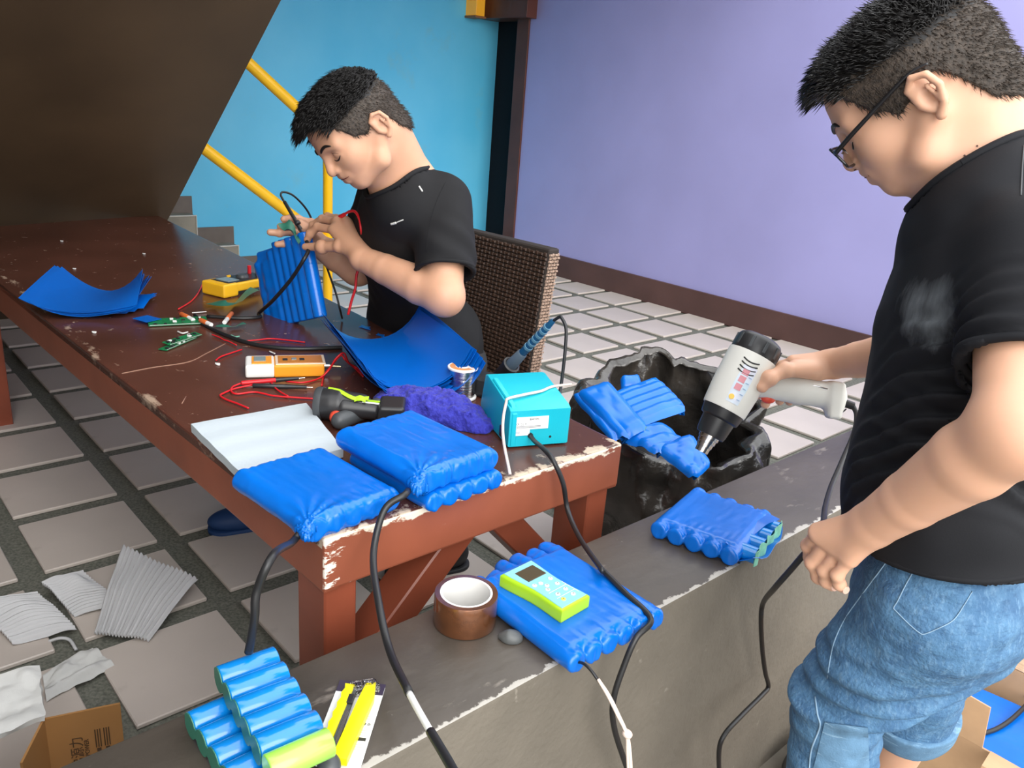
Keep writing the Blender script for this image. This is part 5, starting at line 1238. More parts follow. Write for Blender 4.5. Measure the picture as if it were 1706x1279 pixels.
def hair(H, par, name, seed, n_top, n_side, top_len, sweep, side_t=.004, top_t=.016, fringe=1.0, h=.0032, messy=.25, mats=None):
    k = H.k; S = Solid(); A = H.A
    S.ell(H.w(-.004, 0, .042), V3(.094, .0785, .080) * k, ax=A, k=.01 * k); S.ell(H.w(.052, 0, .066), V3(.038, .0585, .044) * k, ax=A, k=.03 * k); S.ell(H.w(-.046, 0, -.016), V3(.046, .052, .050) * k, ax=A, k=.02 * k)
    S.lo = S.lo - .03; S.hi = S.hi + .03
    rnd = np.random.RandomState(seed)
    def thick(q):
        t = np.clip((q[..., 2] - .062) / .045, 0, 1); t = t * t * (3 - 2 * t)
        return (side_t - .0030) + (top_t - side_t) * t
    def post(P, D):
        q = H.loc(P); hl = np.interp(q[..., 0], HL_A, HL_C) + .004 * vnoise(q * 90, seed)
        n = .0016 * vnoise(q * V3(130, 130, 60), seed + 1) + .0026 * vnoise(q * V3(45, 60, 45), seed + 2)
        return np.maximum(D - (thick(q) - n * (thick(q) > .003)) * k, (hl - q[..., 2]) * .7 * k)
    S.post = post
    me = S.mesh(name, h)
    o = link(name, me, [m_hair, m_hairs], par)
    n = len(me.polygons); cc = np.empty(n * 3); me.polygons.foreach_get('center', cc); q = H.loc(cc.reshape(-1, 3))
    lim = .070 - .012 * np.clip(-q[:, 0] / .06, -1, 1) + .008 * vnoise(q * 60, 4)
    me.polygons.foreach_set('material_index', ((q[:, 2] < lim) & (q[:, 0] < .066)).astype(np.int32))
    # separate locks and stubble over the cap
    nv = len(me.vertices); co = np.empty(nv * 3); me.vertices.foreach_get('co', co); co = co.reshape(-1, 3); no = np.empty(nv * 3); me.vertex_normals.foreach_get('vector', no); no = no.reshape(-1, 3)
    ql = H.loc(co); nl = no @ A.T
    top = np.where((ql[:, 2] > .066) & (nl @ V3(0, 0, 1) > -.35) & (np.linalg.norm(ql - V3(0, 0, .04), axis=1) > .074))[0]
    side = np.where((ql[:, 2] <= .075) & (np.abs(nl[:, 2]) < .9))[0]
    V = []; F = []; Ms = []
    def lock(p, d1, d2, L, r):
        i = len(V) * 6 if False else sum_[0]
        x, y, _ = frame_from(d1)
        p1 = p + d1 * L * .5; p2 = p1 + d2 * L * .5
        ring = [p + r * (math.cos(t) * x + math.sin(t) * y) for t in (0, 2.09, 4.19)] + [p1 + .75 * r * (math.cos(t) * x + math.sin(t) * y) for t in (0, 2.09, 4.19)] + [p2]
        V.extend(ring)
        for j in range(3):
            j2 = (j + 1) % 3; F.append((i + j, i + j2, i + 3 + j2, i + 3 + j)); F.append((i + 3 + j, i + 3 + j2, i + 6))
        sum_[0] += 7
    sum_ = [0]
    for vi in rnd.choice(top, n_top):
        q_ = ql[vi]; nn = nl[vi]
        sw = V3(*sweep) + rnd.normal(0, messy, 3)
        fr = np.clip((q_[0] - .045) / .04, 0, 1) * fringe
        d1 = nrm(nn * .9 + sw * .6 + V3(fr * .8, 0, -fr * .1)); d2 = nrm(nn * .35 + sw + V3(fr * 1.3, 0, -fr * .55))
        L = top_len * (.7 + .6 * rnd.rand()) * (1 + .25 * fr)
        lock(co[vi] - no[vi] * .002, d1 @ A, d2 @ A, L * k, .0011 * k)
    ntop = len(F)
    for vi in rnd.choice(side, n_side):
        nn = nl[vi]; d1 = nrm(nn * .5 + V3(-.25, 0, -.75) + rnd.normal(0, .25, 3)); d2 = nrm(nn * .3 + V3(-.3, 0, -.9) + rnd.normal(0, .2, 3))
        lock(co[vi] - no[vi] * .001, d1 @ A, d2 @ A, .009 * k * (.6 + .8 * rnd.rand()), .00055 * k)
    me2 = bpy.data.meshes.new('hair_locks'); me2.from_pydata([tuple(v) for v in V], [], F)
    me2.materials.append(m_hair); me2.materials.append(m_hairs)
    me2.polygons.foreach_set('material_index', (np.arange(len(F)) >= ntop).astype(np.int32)); me2.shade_smooth()
    lo = link('hair_locks', me2, None, o); lo['kind'] = 'stuff'
    return o
def face_marks(H, me, par, lash_px=None):
    """lip colour on the skin mesh, brows and lashes as parts"""
    n = len(me.polygons); cc = np.empty(n * 3); me.polygons.foreach_get('center', cc); q = H.loc(cc.reshape(-1, 3))
    def dist(pts):
        d = np.full(n, 9.)
        for a, b in zip(pts[:-1], pts[1:]):
            a = V3(*a); b = V3(*b); t = np.clip(((q - a) @ (b - a)) / ((b - a) @ (b - a)), 0, 1); d = np.minimum(d, np.linalg.norm(q - a - t[:, None] * (b - a), axis=1))
        return d
    up_ = dist([(.0885, -.0235, -.0195), (.0985, -.007, -.0135), (.0985, .007, -.0135), (.0885, .0235, -.0195)]); lo_ = dist([(.088, -.0215, -.0215), (.096, -.008, -.0262), (.096, .008, -.0262), (.088, .0215, -.0215)])
    m = (up_ < .0056) | (lo_ < .0066)
    idx = np.zeros(n, np.int32); idx[m & (q[:, 0] > .08)] = 1; me.polygons.foreach_set('material_index', idx)
    from mathutils.bvhtree import BVHTree
    T = BVHTree.FromPolygons([v.co[:] for v in me.vertices], [q_.vertices[:] for q_ in me.polygons])
    def skin(b_, c_, off=0.0):
        o = H.w(.17, b_, c_); r_ = T.ray_cast(Vector(o), Vector(-H.A[0]), .3)
        return None if r_[0] is None else np.array(r_[0][:]) + H.A[0] * off * H.k
    def line(nm, bc, r, m_, off=.0, n=6):
        P = [skin(b_, c_, off) for b_, c_ in spline([V3(b_, c_, 0) for b_, c_ in bc], 5)[:, :2]]; P = [q_ for q_ in P if q_ is not None]
        tube(G(), P, list(np.array(r) * H.k), n=n, smooth=False).obj(nm, m_, par, 180)
    m_in = mat('lid_shadow', (.10, .035, .025), .6)
    for sgn in (1, -1):
        line('eyebrow', [(.013 * sgn, .0475), (.024 * sgn, .0520), (.036 * sgn, .0525), (.048 * sgn, .0465)], [.0018, .0030, .0034, .0034, .0030, .0022, .0010], m_hair, .0004)
        line('eyelashes', [(.0190 * sgn, .0205), (.0250 * sgn, .0172), (.0330 * sgn, .0165), (.0400 * sgn, .0182), (.0465 * sgn, .0215)], [.0005, .0012, .0015, .0016, .0012, .0006], m_hair, .0004)
        line('lid_crease', [(.0200 * sgn, .0275), (.0290 * sgn, .0325), (.0380 * sgn, .0320), (.0460 * sgn, .0265)], [.0002, .0005, .0005, .0002], m_in, .0001)
        line('nostril', [(.0050 * sgn, -.0032), (.0085 * sgn, -.0028)], [.0012, .0012], m_in, -.0004)
    line('mouth_line', [(-.0255, -.0205), (-.014, -.0195), (0, -.0182), (.014, -.0195), (.0255, -.0205)], [.0006, .0010, .0010, .0010, .0006], mat('mouth_dark', (.16, .03, .03), .5), .0)
def _hit_old(S, x, y, lo=.5, hi=3.2):
    """first point of a solid on the line of sight through a pixel"""
    ts = np.linspace(lo, hi, 700); P = CAM + ts[:, None] * ray(x, y); d = S.value(P); i = np.argmax(d < 0)
    if not (d < 0).any(): return None
    a, b = ts[max(i - 1, 0)], ts[i]
    for _ in range(18):
        m = (a + b) / 2
        if S.value((CAM + m * ray(x, y))[None])[0] < 0: b = m
        else: a = m
    return CAM + a * ray(x, y)
hit = _hit_old
def finger(S, pts, r0, r1, k=.004):
    n = len(pts); S.chain(pts, list(np.linspace(r0, r1, n)), k=k)
    for p in pts[1:-1]: S.ell(p, (r0 * 1.06,) * 3, k=.004)

# ------------------------------------------------------------------ the standing man
HA = Pose(-2.94, -.815, -.085, (3.160, -3.220, 1.3285), 1.06)
fA = nrm(V3(-.95, -.31, 0)); lA = V3(-fA[1], fA[0], 0); zA = V3(0, 0, 1)
C7 = od(1680, 262, .985)
SL, SR = C7 + lA * .165 - zA * .102 + RT * .050, C7 - lA * .165 - zA * .085
EL, WL = od(1697, 715, .80), od(1455, 873, .985)
WR_, ER = od(1388, 606, 1.46), od(1580, 575, 1.27)
Hc = od(1578, 900, 1.10)
hipL, hipR = Hc + lA * .085 - zA * .07, Hc - lA * .085 - zA * .07
kneeL, kneeR = od(1398, 1165, 1.17), od(1532, 1140, 1.30)
ankL = kneeL + V3(.03, .03, -.40); ankR = od(1462, 1310, 1.50)
footz = GZ + .05
man1 = thing('person', 'standing man in black shirt and rolled blue jeans holding a white heat gun', 'person', (Hc[0], Hc[1], GZ))
S = Solid(); head_solid(S, HA)
# neck, trunk core and limbs
S.cone(HA.w(-.034, 0, -.016), C7 - zA * .02 + fA * .015, .054, .060, .03); S.cone(HA.w(.006, 0, -.030), C7 - zA * .05 + fA * .030, .040, .050, .03)
S.chain([C7 - zA * .03 + fA * .03, (C7 + Hc) / 2 + fA * .02, Hc], [.055, .05, .06], k=.03)
S.cone(C7 - zA * .03, SL, .045, .050, .03); S.cone(C7 - zA * .03, SR, .045, .050, .03)
S.chain([SL, SL + (EL - SL) * .5, EL], [.050, .047, .040], k=.02)
S.chain([EL, EL + (WL - EL) * .28, EL + (WL - EL) * .70, WL], [.040, .042, .033, .0275], k=.02); S.ell(EL, (.038,) * 3, k=.02)
S.chain([SR, ER], [.048, .042], k=.02); S.chain([ER, ER + (WR_ - ER) * .3, ER + (WR_ - ER) * .75, WR_], [.042, .0415, .031, .0265], k=.02)
for hp, kn_, an in ((hipL, kneeL, ankL), (hipR, kneeR, ankR)):
    S.cone(Hc, hp, .06, .06, .03); S.chain([hp, kn_], [.055, .048], k=.02)
    cm = kn_ + (an - kn_) * .35; S.chain([kn_, cm, an], [.048, .050, .034], k=.02)
    hd = nrm(V3(fA[0], fA[1], 0)); foot = V3(an[0], an[1], footz); S.cone(an, foot - zA * .005, .034, .038, .02); S.cone(foot, foot + hd * .13 - zA * .018, .036, .028, .02)
# left hand, loosely closed round the cord of the heat gun
def P_(x, y, d): return od(x, y, d)
mc = [P_(1364, 887, 1.045), P_(1381, 899, 1.040), P_(1399, 915, 1.030), P_(1416, 930, 1.015)]
for q_, r_ in zip(mc, (.0135, .0135, .013, .012)): S.cone(WL, q_, .020, r_, .012)
fin = [[mc[0], P_(1347, 909, 1.080), P_(1351, 928, 1.088), P_(1362, 936, 1.082)], [mc[1], P_(1354, 937, 1.068), P_(1364, 960, 1.078), P_(1378, 970, 1.078)],
       [mc[2], P_(1374, 950, 1.052), P_(1377, 967, 1.062), P_(1386, 975, 1.064)], [mc[3], P_(1395, 958, 1.030), P_(1398, 972, 1.038), P_(1403, 978, 1.042)]]
for f_, r_ in zip(fin, (.0096, .0098, .0093, .0083)): finger(S, f_, r_, r_ * .82, .0035)
finger(S, [P_(1440, 880, 1.01), P_(1400, 885, 1.055), P_(1372, 898, 1.078), P_(1358, 912, 1.09)], .0125, .009)
# right hand round the handle
GD = 1.475
mr = [P_(1322, 603, 1.482), P_(1326, 604, 1.497), P_(1331, 606, 1.510), P_(1338, 609, 1.522)]
for q_ in mr: S.cone(WR_, q_, .020, .0135, .012)
finger(S, [mr[0], P_(1287, 612, 1.502), P_(1270, 640, 1.508), P_(1264, 658, 1.498)], .0095, .0080, .0035)
finger(S, [mr[1], P_(1296, 622, 1.522), P_(1283, 650, 1.520), P_(1275, 673, 1.500)], .0098, .0085, .0035)
finger(S, [mr[2], P_(1312, 630, 1.530), P_(1303, 652, 1.525), P_(1299, 668, 1.502)], .0094, .0080, .0035)
finger(S, [mr[3], P_(1326, 636, 1.535), P_(1319, 656, 1.527), P_(1315, 669, 1.505)], .0086, .0074, .0035)
S.cone(P_(1362, 617, 1.458), P_(1325, 612, 1.452), .0185, .0145, .014)
finger(S, [P_(1352, 617, 1.452), P_(1308, 616, 1.440), P_(1282, 630, 1.434), P_(1270, 645, 1.436)], .0145, .0098, .006)
body1 = S.obj('body', .0030, [m_skin, m_lip], man1); bodyS = S
face_marks(HA, body1.data, man1)
hair(HA, man1, 'hair', 3, 5200, 5200, .018, (.55, 0, .25), side_t=.0050, top_t=.011, messy=.22)
for a, b_ in ((.02, .0), (-.03, .03)): pass
for x, y in ((1607, 259), (1628, 243)): 
    p = hit(bodyS, x, y); 
    if p is not None: cyl(G(), p, p + nrm(CAM - p) * .0007, .0012, n=8).obj('mole', mat('dark_mole', (.09, .04, .03), .6), man1)
# fingernails
def nail(S_, tip, prev, toward, w=.0055, L=.009, m_=None, par=man1):
    d = nrm(tip - prev); t = nrm(toward - (toward @ d) * d); s_ = np.cross(d, t)
    g = G(); lathe(g, [(0, .3 * w), (.0004, w), (.0012, w * .9)], tip + t * .0078 - d * .001, t, 12); g.obj('nail', mat('nail', (.74, .46, .36), .3), par, 40)
nail(S, fin[1][3], fin[1][2], -FW); nail(S, fin[2][3], fin[2][2], -FW); nail(S, fin[3][3], fin[3][2], -FW)

# shirt: hangs loose, short sleeves
class Cloth:
    """garment = several limbs, each cut off at its own hem, hollowed to a thin shell"""
    def __init__(s, parts, t=.0065, k=.03, disp=None, final=None): s.parts = parts; s.t = t; s.k = k; s.disp = disp; s.final = final
    def raw(s, P):
        D = None
        for S_, cut in s.parts: d = S_.value(P, near=.12); D = d if D is None else smin(D, d, s.k)
        return D
    def solid(s):
        S = Solid(); S.lo = np.min([q.lo for q, _ in s.parts], 0); S.hi = np.max([q.hi for q, _ in s.parts], 0)
        def post(P, D):
            outer = inner = None
            for S_, cut in s.parts:
                d = S_.value(P, near=.12); dc = d if cut is None else np.maximum(d, cut(P))
                inner = d if inner is None else smin(inner, d, s.k); outer = dc if outer is None else smin(outer, dc, s.k)
            w = s.disp(P) if s.disp else 0
            R = np.maximum(outer + w, -(inner + w + (s.t(P) if callable(s.t) else s.t)))
            return s.final(P, R) if s.final else R
        S.post = post; return S
q = lambda x, y, d: od(x, y, d)
chest = q(1652, 440, 1.015); mid = q(1612, 620, 1.050); bel = q(1574, 790, 1.075); hemc = q(1575, 930, 1.095)
T_ = Solid()
T_.cone(C7 - zA * .092 + fA * .014, chest, .106, .150, .05, flat=(fA, 1.30)); T_.cone(chest, mid, .155, .155, .04, flat=(fA, 1.52)); T_.cone(mid, bel, .155, .156, .04, flat=(fA, 1.42)); T_.cone(bel, hemc, .158, .162, .03, flat=(fA, 1.32))
T_.cone(C7 - zA * .098, SL, .050, .044, .04); T_.cone(C7 - zA * .098, SR, .050, .044, .04)
sleeves = []
for s_, e_ in ((SL, EL), (SR, ER)):
    A_ = Solid(); dv = nrm(e_ - s_); A_.chain([s_ - dv * .0, s_ + (e_ - s_) * .4, s_ + (e_ - s_) * .85], [.062, .063, .060], k=.03); Ls = np.linalg.norm(e_ - s_) * .66
    sleeves.append((A_, (lambda s_, dv, Ls: (lambda P: (P - s_) @ dv - Ls))(s_, dv, Ls)))
hp0 = q(1470, 868, 1.09); hp1 = q(1604, 924, 1.00); hp2 = q(1706, 878, 1.06)
hem_n = np.cross(hp1 - hp0, hp2 - hp0); hem_n = nrm(hem_n); hem_n = hem_n if hem_n[2] < 0 else -hem_n
coll_c = C7 + fA * .022 - zA * .050; coll_n = nrm(zA * .90 - (-fA) * .45); coll_n = nrm(zA * .86 + fA * .50)
dLs = nrm(EL - SL)
def shirt_disp(P):
    f = (P - C7) @ fA; l = (P - C7) @ lA; z = P[..., 2] - C7[2]; la = (P - SL) @ dLs
    wr = .0040 * vnoise(P * V3(7, 7, 11), 3) + .0022 * vnoise(P * V3(20, 20, 26), 5)
    w2 = np.clip((la - .03) / .08, 0, 1) * np.clip((l - .09) / .05, 0, 1) * np.clip((.25 - la) / .05, 0, 1)
    rip = (.0042 * np.sin(la * 260 + 4 * vnoise(P * 12, 8)) + .0022 * vnoise(P * V3(25, 25, 80), 6)) * w2
    low = np.clip((-z - .36) / .12, 0, 1)
    return wr + rip + .0020 * np.sin((f * 22 - z * 40) + 6 * vnoise(P * 7, 9)) * low
def shirt_cut(P):
    return np.maximum((P - hp0) @ hem_n - .004, np.minimum(.076 - np.linalg.norm((P - coll_c) - ((P - coll_c) @ coll_n)[..., None] * coll_n, axis=-1), (P - coll_c) @ coll_n + .06))
SH = Cloth([(T_, shirt_cut)] + sleeves, t=lambda P: .010 + .035 * np.clip((C7[2] - .30 - P[..., 2]) / .05, 0, 1), disp=shirt_disp)
def print_mask(ctr, rx, rz_):
    def f(nt, t):
        v = nt.nodes.new('ShaderNodeVectorMath'); v.operation = 'SUBTRACT'; nt.links.new(t.outputs['Object'], v.inputs[0]); v.inputs[1].default_value = tuple(ctr)
        m = nt.nodes.new('ShaderNodeVectorMath'); m.operation = 'MULTIPLY'; nt.links.new(v.outputs[0], m.inputs[0]); m.inputs[1].default_value = (1 / rx, 1 / rx, 1 / rz_)
        l = nt.nodes.new('ShaderNodeVectorMath'); l.operation = 'LENGTH'; nt.links.new(m.outputs[0], l.inputs[0])
        r = nt.nodes.new('ShaderNodeMapRange'); nt.links.new(l.outputs['Value'], r.inputs[0]); r.inputs[1].default_value = .25; r.inputs[2].default_value = 1.1; r.inputs[3].default_value = .32; r.inputs[4].default_value = -.4
        return r.outputs[0]
    return f
shirtS = SH.solid()
pc_ = hit(shirtS, 1552, 520); pc_ = od(1552, 520, 1.0) if pc_ is None else pc_
overlay(m_print_tee, (.11, .122, .135), 40, .55, .98, stretch=(1, 1, .14), mask=print_mask(pc_, .095, .075))
shirt1 = shirtS.obj('shirt', .0042, m_print_tee, man1); shirt1['label'] = 'black short-sleeved shirt'
def rim(nm, C_, c, n, par, m_, r, flat=1.0, npt=64, axial=None, start=.02, far=.30, off=0.0):
    """hem or collar band that follows the cloth: marches outwards in the cut plane (or down the wall of the neck opening)"""
    n = nrm(n); x, y, _ = frame_from(n); W = lambda P: C_.raw(P) + (C_.disp(P) if C_.disp else 0)
    out = []
    for t in np.arange(npt) / npt * 2 * PI:
        d = math.cos(t) * x + math.sin(t) * y
        if axial is None: Q = c + np.linspace(start, far, 200)[:, None] * d
        else: Q = c + d * axial + np.linspace(.10, -.16, 220)[:, None] * n
        v = W(Q); i = np.argmax(v > 0) if axial is None else np.argmax(v < 0)
        if axial is not None and not (v < 0).any(): i = len(Q) - 60
        out.append(Q[i] + (-d * off if axial is None else 0))
    P = np.array(out); P = (P + np.roll(P, 1, 0) + np.roll(P, -1, 0)) / 3
    P = np.concatenate([P, P[:1]])
    return tube(G(), P, r, n=8, smooth=False, caps=False).obj(nm, m_, par, 180)
rim('collar', SH, coll_c, coll_n, shirt1, m_tee, .0055, axial=.0765)
for s_, e_ in ((SL, EL), (SR, ER)): rim('sleeve_hem', SH, s_ + (e_ - s_) * .66 - nrm(e_ - s_) * .003, e_ - s_, shirt1, m_tee, .0050, start=.035, far=.12, off=.003)
rim('bottom_hem', SH, hemc + hem_n * ((hp0 - hemc) @ hem_n), hem_n, shirt1, m_tee, .0050, start=.05, off=.004)
# jeans, rolled up
J_ = Solid(); pel = Hc - zA * .015
J_.cone(q(1580, 880, 1.10), q(1572, 960, 1.13), .143, .158, .03, flat=(fA, 1.40))
J_.ell(q(1640, 985, 1.12), (.072, .115, .075), ax=(fA, lA, zA), k=.04)
JL = Solid(); JL.chain([hipL + zA * .01, hipL + (kneeL - hipL) * .55, kneeL, kneeL + (ankL - kneeL) * .25, kneeL + (ankL - kneeL) * .8], [.088, .074, .061, .060, .060], k=.03)
JR = Solid(); JR.chain([hipR + zA * .01, hipR + (kneeR - hipR) * .55, kneeR, kneeR + (ankR - kneeR) * .22], [.088, .074, .062, .064], k=.03)
dJR = nrm(ankR - kneeR); cuffR = q(1522, 1222, 1.34)
def jean_disp(P):
    f = (P - Hc) @ fA; z = P[..., 2] - kneeL[2]
    a = .0050 * vnoise(P * V3(9, 9, 15), 12) + .0036 * vnoise(P * V3(22, 22, 40), 15) + .0016 * vnoise(P * V3(60, 60, 90), 19)
    kz = np.exp(-((P[..., 2] - kneeL[2] - .045) / .075) ** 2)
    return a + kz * (.006 * np.sin(P[..., 2] * 150 + (P @ lA) * 28 + f * 36 + 2.5 * vnoise(P * 9, 3)))
JN = Cloth([(J_, lambda P: P[..., 2] - (Hc[2] + .008)), (JL, lambda P: GZ + .11 - P[..., 2]), (JR, lambda P: (P - cuffR) @ dJR)], t=.012, k=.035, disp=jean_disp)
jeansS = JN.solid()
jeans = jeansS.obj('jeans', .0042, m_denim, man1); jeans['label'] = 'faded blue jeans with torn knee and rolled cuff'
cu = Solid(); cu.cone(kneeR + (ankR - kneeR) * .02, kneeR + (ankR - kneeR) * .24, .0735, .0750, .01)
def cuff_post(P, D):
    D = D + .002 * vnoise(P * 22, 6); t = (P - cuffR) @ dJR
    return np.maximum(np.maximum(D, -(D + .011)), np.maximum(t - .006, -(t + .045)))
cu.post = cuff_post; cu.obj('cuff', .0036, m_denimL, jeans)
def on(S_, pts, off=.0012):
    out = []
    for x, y in pts:
        p_ = hit(S_, x, y)
        if p_ is not None: out.append(p_ - nrm(ray(x, y)) * off)
    return out
def seam(nm, S_, pts, r, m_, par, off=.0008):
    P = on(S_, [tuple(v) for v in spline([V3(x, y, 0) for x, y in pts], 5)[:, :2]], off)
    if len(P) > 3: tube(G(), P, r, n=5, smooth=False).obj(nm, m_, par, 180)
def patch(nm, S_, poly, m_, par, off=.0016, n=16, label=None):
    """cloth patch laid on a garment, outline given clockwise as a quad"""
    (a, b, c, d) = [V3(x, y, 0) for x, y in poly]; ok = [True]
    def fn(u, v):
        w = (1 - u) * (1 - v) * a + u * (1 - v) * b + u * v * c + (1 - u) * v * d
        p_ = hit(S_, w[0], w[1]); 
        if p_ is None: ok[0] = False; return V3(0, 0, 0)
        return p_ - nrm(ray(w[0], w[1])) * off
    g = G(); sheet(g, fn, n, n, .0016)
    if ok[0]:
        o = g.obj(nm, m_, par, 60)
        if label: o['label'] = label
jq = jeansS
class FastHit:
    """line-of-sight test against a finished mesh"""
    def __init__(s, o):
        from mathutils.bvhtree import BVHTree
        me = o.data; s.t = BVHTree.FromPolygons([v.co[:] for v in me.vertices], [p.vertices[:] for p in me.polygons])
def hit(S_, x, y, lo=.4, hi=3.2):
    if isinstance(S_, FastHit):
        d = ray(x, y); r_ = S_.t.ray_cast(Vector(CAM), Vector(d), 5.0)
        return None if r_[0] is None else np.array(r_[0][:])
    return _hit_old(S_, x, y, lo, hi)
JH = FastHit(jeans); THt = FastHit(shirt1)
seam('seam', JH, [(1532, 934), (1510, 972), (1496, 1000), (1489, 1012), (1493, 1018), (1515, 1040), (1532, 1054), (1540, 1056), (1560, 1048), (1588, 1033), (1606, 1008), (1620, 985)], .0007, m_thread, jeans)
seam('seam', JH, [(1497, 908), (1470, 945), (1440, 985), (1408, 1030), (1388, 1075), (1378, 1130)], .0008, m_thread, jeans)
seam('seam', JH, [(1600, 915), (1640, 925), (1682, 927)], .0008, m_thread, jeans); seam('seam', JH, [(1604, 925), (1642, 934), (1678, 934)], .0007, m_thread, jeans)
patch('knee_patch', JH, [(1374, 1203), (1446, 1212), (1448, 1290), (1353, 1290)], m_denimL, jeans, .002, label='pale frayed knee panel')
seam('frayed_edge', JH, [(1358, 1160), (1362, 1190), (1366, 1210), (1352, 1248), (1348, 1285)], .0014, m_thread, jeans)
# thread hem of the shirt, sleeve seam
seam('hem_stitch', THt, [(1706, 242), (1703, 280), (1701, 325)], .0010, m_dkgrey, shirt1)
# ------------------------------------------------------------------ glasses
gl = bpy.data.objects.new('glasses', None); COL.objects.link(gl); gl.parent = man1; gl['label'] = 'black-framed glasses'
m_frame = mat('black_acetate', (.012, .012, .014), .25)
for sgn in (1, -1):
    h0 = V3(.1005, .066 * sgn, .0225)
    tube(G(), [HA.w(*h0), HA.w(.070, .0750 * sgn, .0270), HA.w(.030, .0805 * sgn, .0325), HA.w(.000, .0845 * sgn, .0365), HA.w(-.014, .0850 * sgn, .0370), HA.w(-.030, .0850 * sgn, .0330)], [.0030, .0030, .0027, .0024, .0022, .0018], n=8).obj('temple', m_frame, gl, 180)
    lc = V3(.1055, .034 * sgn, .0165); R_ = []
    for t in np.arange(17) / 16 * 2 * PI:
        cx_ = .0270 * np.sign(math.cos(t)) * abs(math.cos(t)) ** .5; cz_ = .0155 * np.sign(math.sin(t)) * abs(math.sin(t)) ** .5
        R_.append(HA.w(*(lc + V3(-.0012 * abs(cx_ / .027) ** 2 * 3 + cz_ * .12, cx_, cz_))))
    tube(G(), R_, .0019, n=6, per=3, caps=False).obj('rim', m_frame, gl, 180)
    sheet(G(), lambda u, v: HA.w(*(lc + V3(-.0036 * ((u - .5) * 2) ** 2 + (v - .5) * .0036, (u - .5) * .050, (v - .5) * .027))), 9, 7, .0012).obj('lens', mat('lens_glass', (.95, .97, .98), .02, trans=1.0, spec=.5), gl, 60)
    tube(G(), [HA.w(.1005, .060 * sgn, .0245), HA.w(*h0)], .0026, n=8, smooth=False).obj('hinge', mat('grey_metal', (.35, .36, .38), .3, metal=1), gl, 180)
tube(G(), [HA.w(.1065, .0075, .022), HA.w(.1095, 0, .0235), HA.w(.1065, -.0075, .022)], .0014, n=6).obj('bridge', m_frame, gl, 180)

# ------------------------------------------------------------------ the heat gun
n0, n1 = od(1168, 752, 1.475), od(1270, 563, 1.475)
ga = nrm(n1 - n0); GL = np.linalg.norm(n1 - n0)
gun = thing('heat_gun', 'white heat gun with black collar and red trigger held by the standing man', 'heat gun', n0)
lathe(G(), [(0, .0105), (0, .0125), (.010, .0130), (.0105, .0143), (.018, .0148), (.0185, .0163), (.026, .0168), (.0265, .0185), (.036, .0192), (.036, .010), (.005, .0100)], n0, ga, 40, closed=True).obj('nozzle', mat('heat_tinted_steel', (.70, .58, .44), .22, metal=1, col2=(.42, .52, .66), vscale=55), gun, 40)
m_gunw = mat('cream_plastic', (.70, .69, .64), .4)
lathe(G(), [(.032, .016), (.033, .0255), (.040, .0275), (.066, .0300), (.068, .0345), (.070, .0355), (.088, .0385), (.088, .02)], n0, ga, 44, closed=True).obj('collar', m_blackp, gun, 40)
lathe(G(), [(.086, .030), (.086, .0398), (.090, .0408), (.130, .0440), (GL - .040, .0450), (GL - .037, .0445), (GL - .037, .02)], n0, ga, 48, closed=True).obj('housing', m_gunw, gun, 40)
lathe(G(), [(GL - .038, .0425), (GL - .034, .0432), (GL - .010, .0415), (GL - .004, .038), (GL, .030), (GL, .010), (GL - .006, .009)], n0, ga, 48, closed=False, caps=True).obj('rear_cap', m_blackp, gun, 40)
sx_, sy_, _ = frame_from(ga)
for k in range(10):
    a_ = k * 2 * PI / 10; c_ = n0 + ga * (GL - .020) + (sx_ * math.cos(a_) + sy_ * math.sin(a_)) * .0415
    box(G(), c_, (.006, .004, .022), R=np.stack([-sx_ * math.sin(a_) + sy_ * math.cos(a_), sx_ * math.cos(a_) + sy_ * math.sin(a_), ga], 1), bev=.001).obj('cap_rib', m_dkgrey, gun)
tow = -FW - (-FW @ ga) * ga; tow = nrm(tow); lat = nrm(np.cross(ga, tow)); lat = lat if lat @ RT > 0 else -lat
def onbarrel(h, ang, r_): return n0 + ga * h + (tow * math.cos(ang) + lat * math.sin(ang)) * r_
for k in range(4):
    h_ = GL - .056 - k * .0075
    tube(G(), [onbarrel(h_ + .003 * (abs(t) / .3) ** 2, t - .18, .0447) for t in np.linspace(-.34, .34, 9)], .0014, n=6, smooth=False).obj('vent_slot', m_ink, gun, 180)
sheet(G(), lambda u, v: onbarrel(.100 + .072 * v, (-.40 + .62 * u) * (1 - .15 * abs(v - .5)), np.interp(.100 + .072 * v, [.09, .13, .2], [.0412, .0444, .0456])), 12, 12, .0006).obj('sticker', mat('pale_sticker', (.58, .72, .80), .3, col2=(.70, .70, .80), vscale=30), gun, 60)
for k, (h_, w_) in enumerate(((.130, .013), (.145, .013), (.159, .012))):
    sheet(G(), lambda u, v: onbarrel(h_ - w_ * .45 + w_ * .9 * v, -.30 + .26 * u, np.interp(h_, [.09, .13, .2], [.0412, .0444, .0456]) + .0008), 6, 4, .0004).obj('red_lettering', mat('faded_red_print', (.60, .22, .26), .4), gun, 60)
sp_ = onbarrel(.110, -.22, .0436); lathe(G(), [(0, .0052), (.0008, .0050)], sp_ , tow * math.cos(.22) - lat * math.sin(.22), 9).obj('yellow_mark', mat('yellow_print', (.85, .50, .05), .4), gun, 40)
for k in range(5): sheet(G(), lambda u, v: onbarrel(.108 + k * .011 + .0016 * v, .02 + .14 * u, np.interp(.108 + k * .011, [.09, .13, .2], [.0412, .0444, .0456]) + .0008), 5, 2, .0003).obj('printed_line', mat('blue_print', (.30, .42, .60), .4), gun, 60)
hA, hB = od(1262, 652, 1.475), od(1398, 668, 1.455)
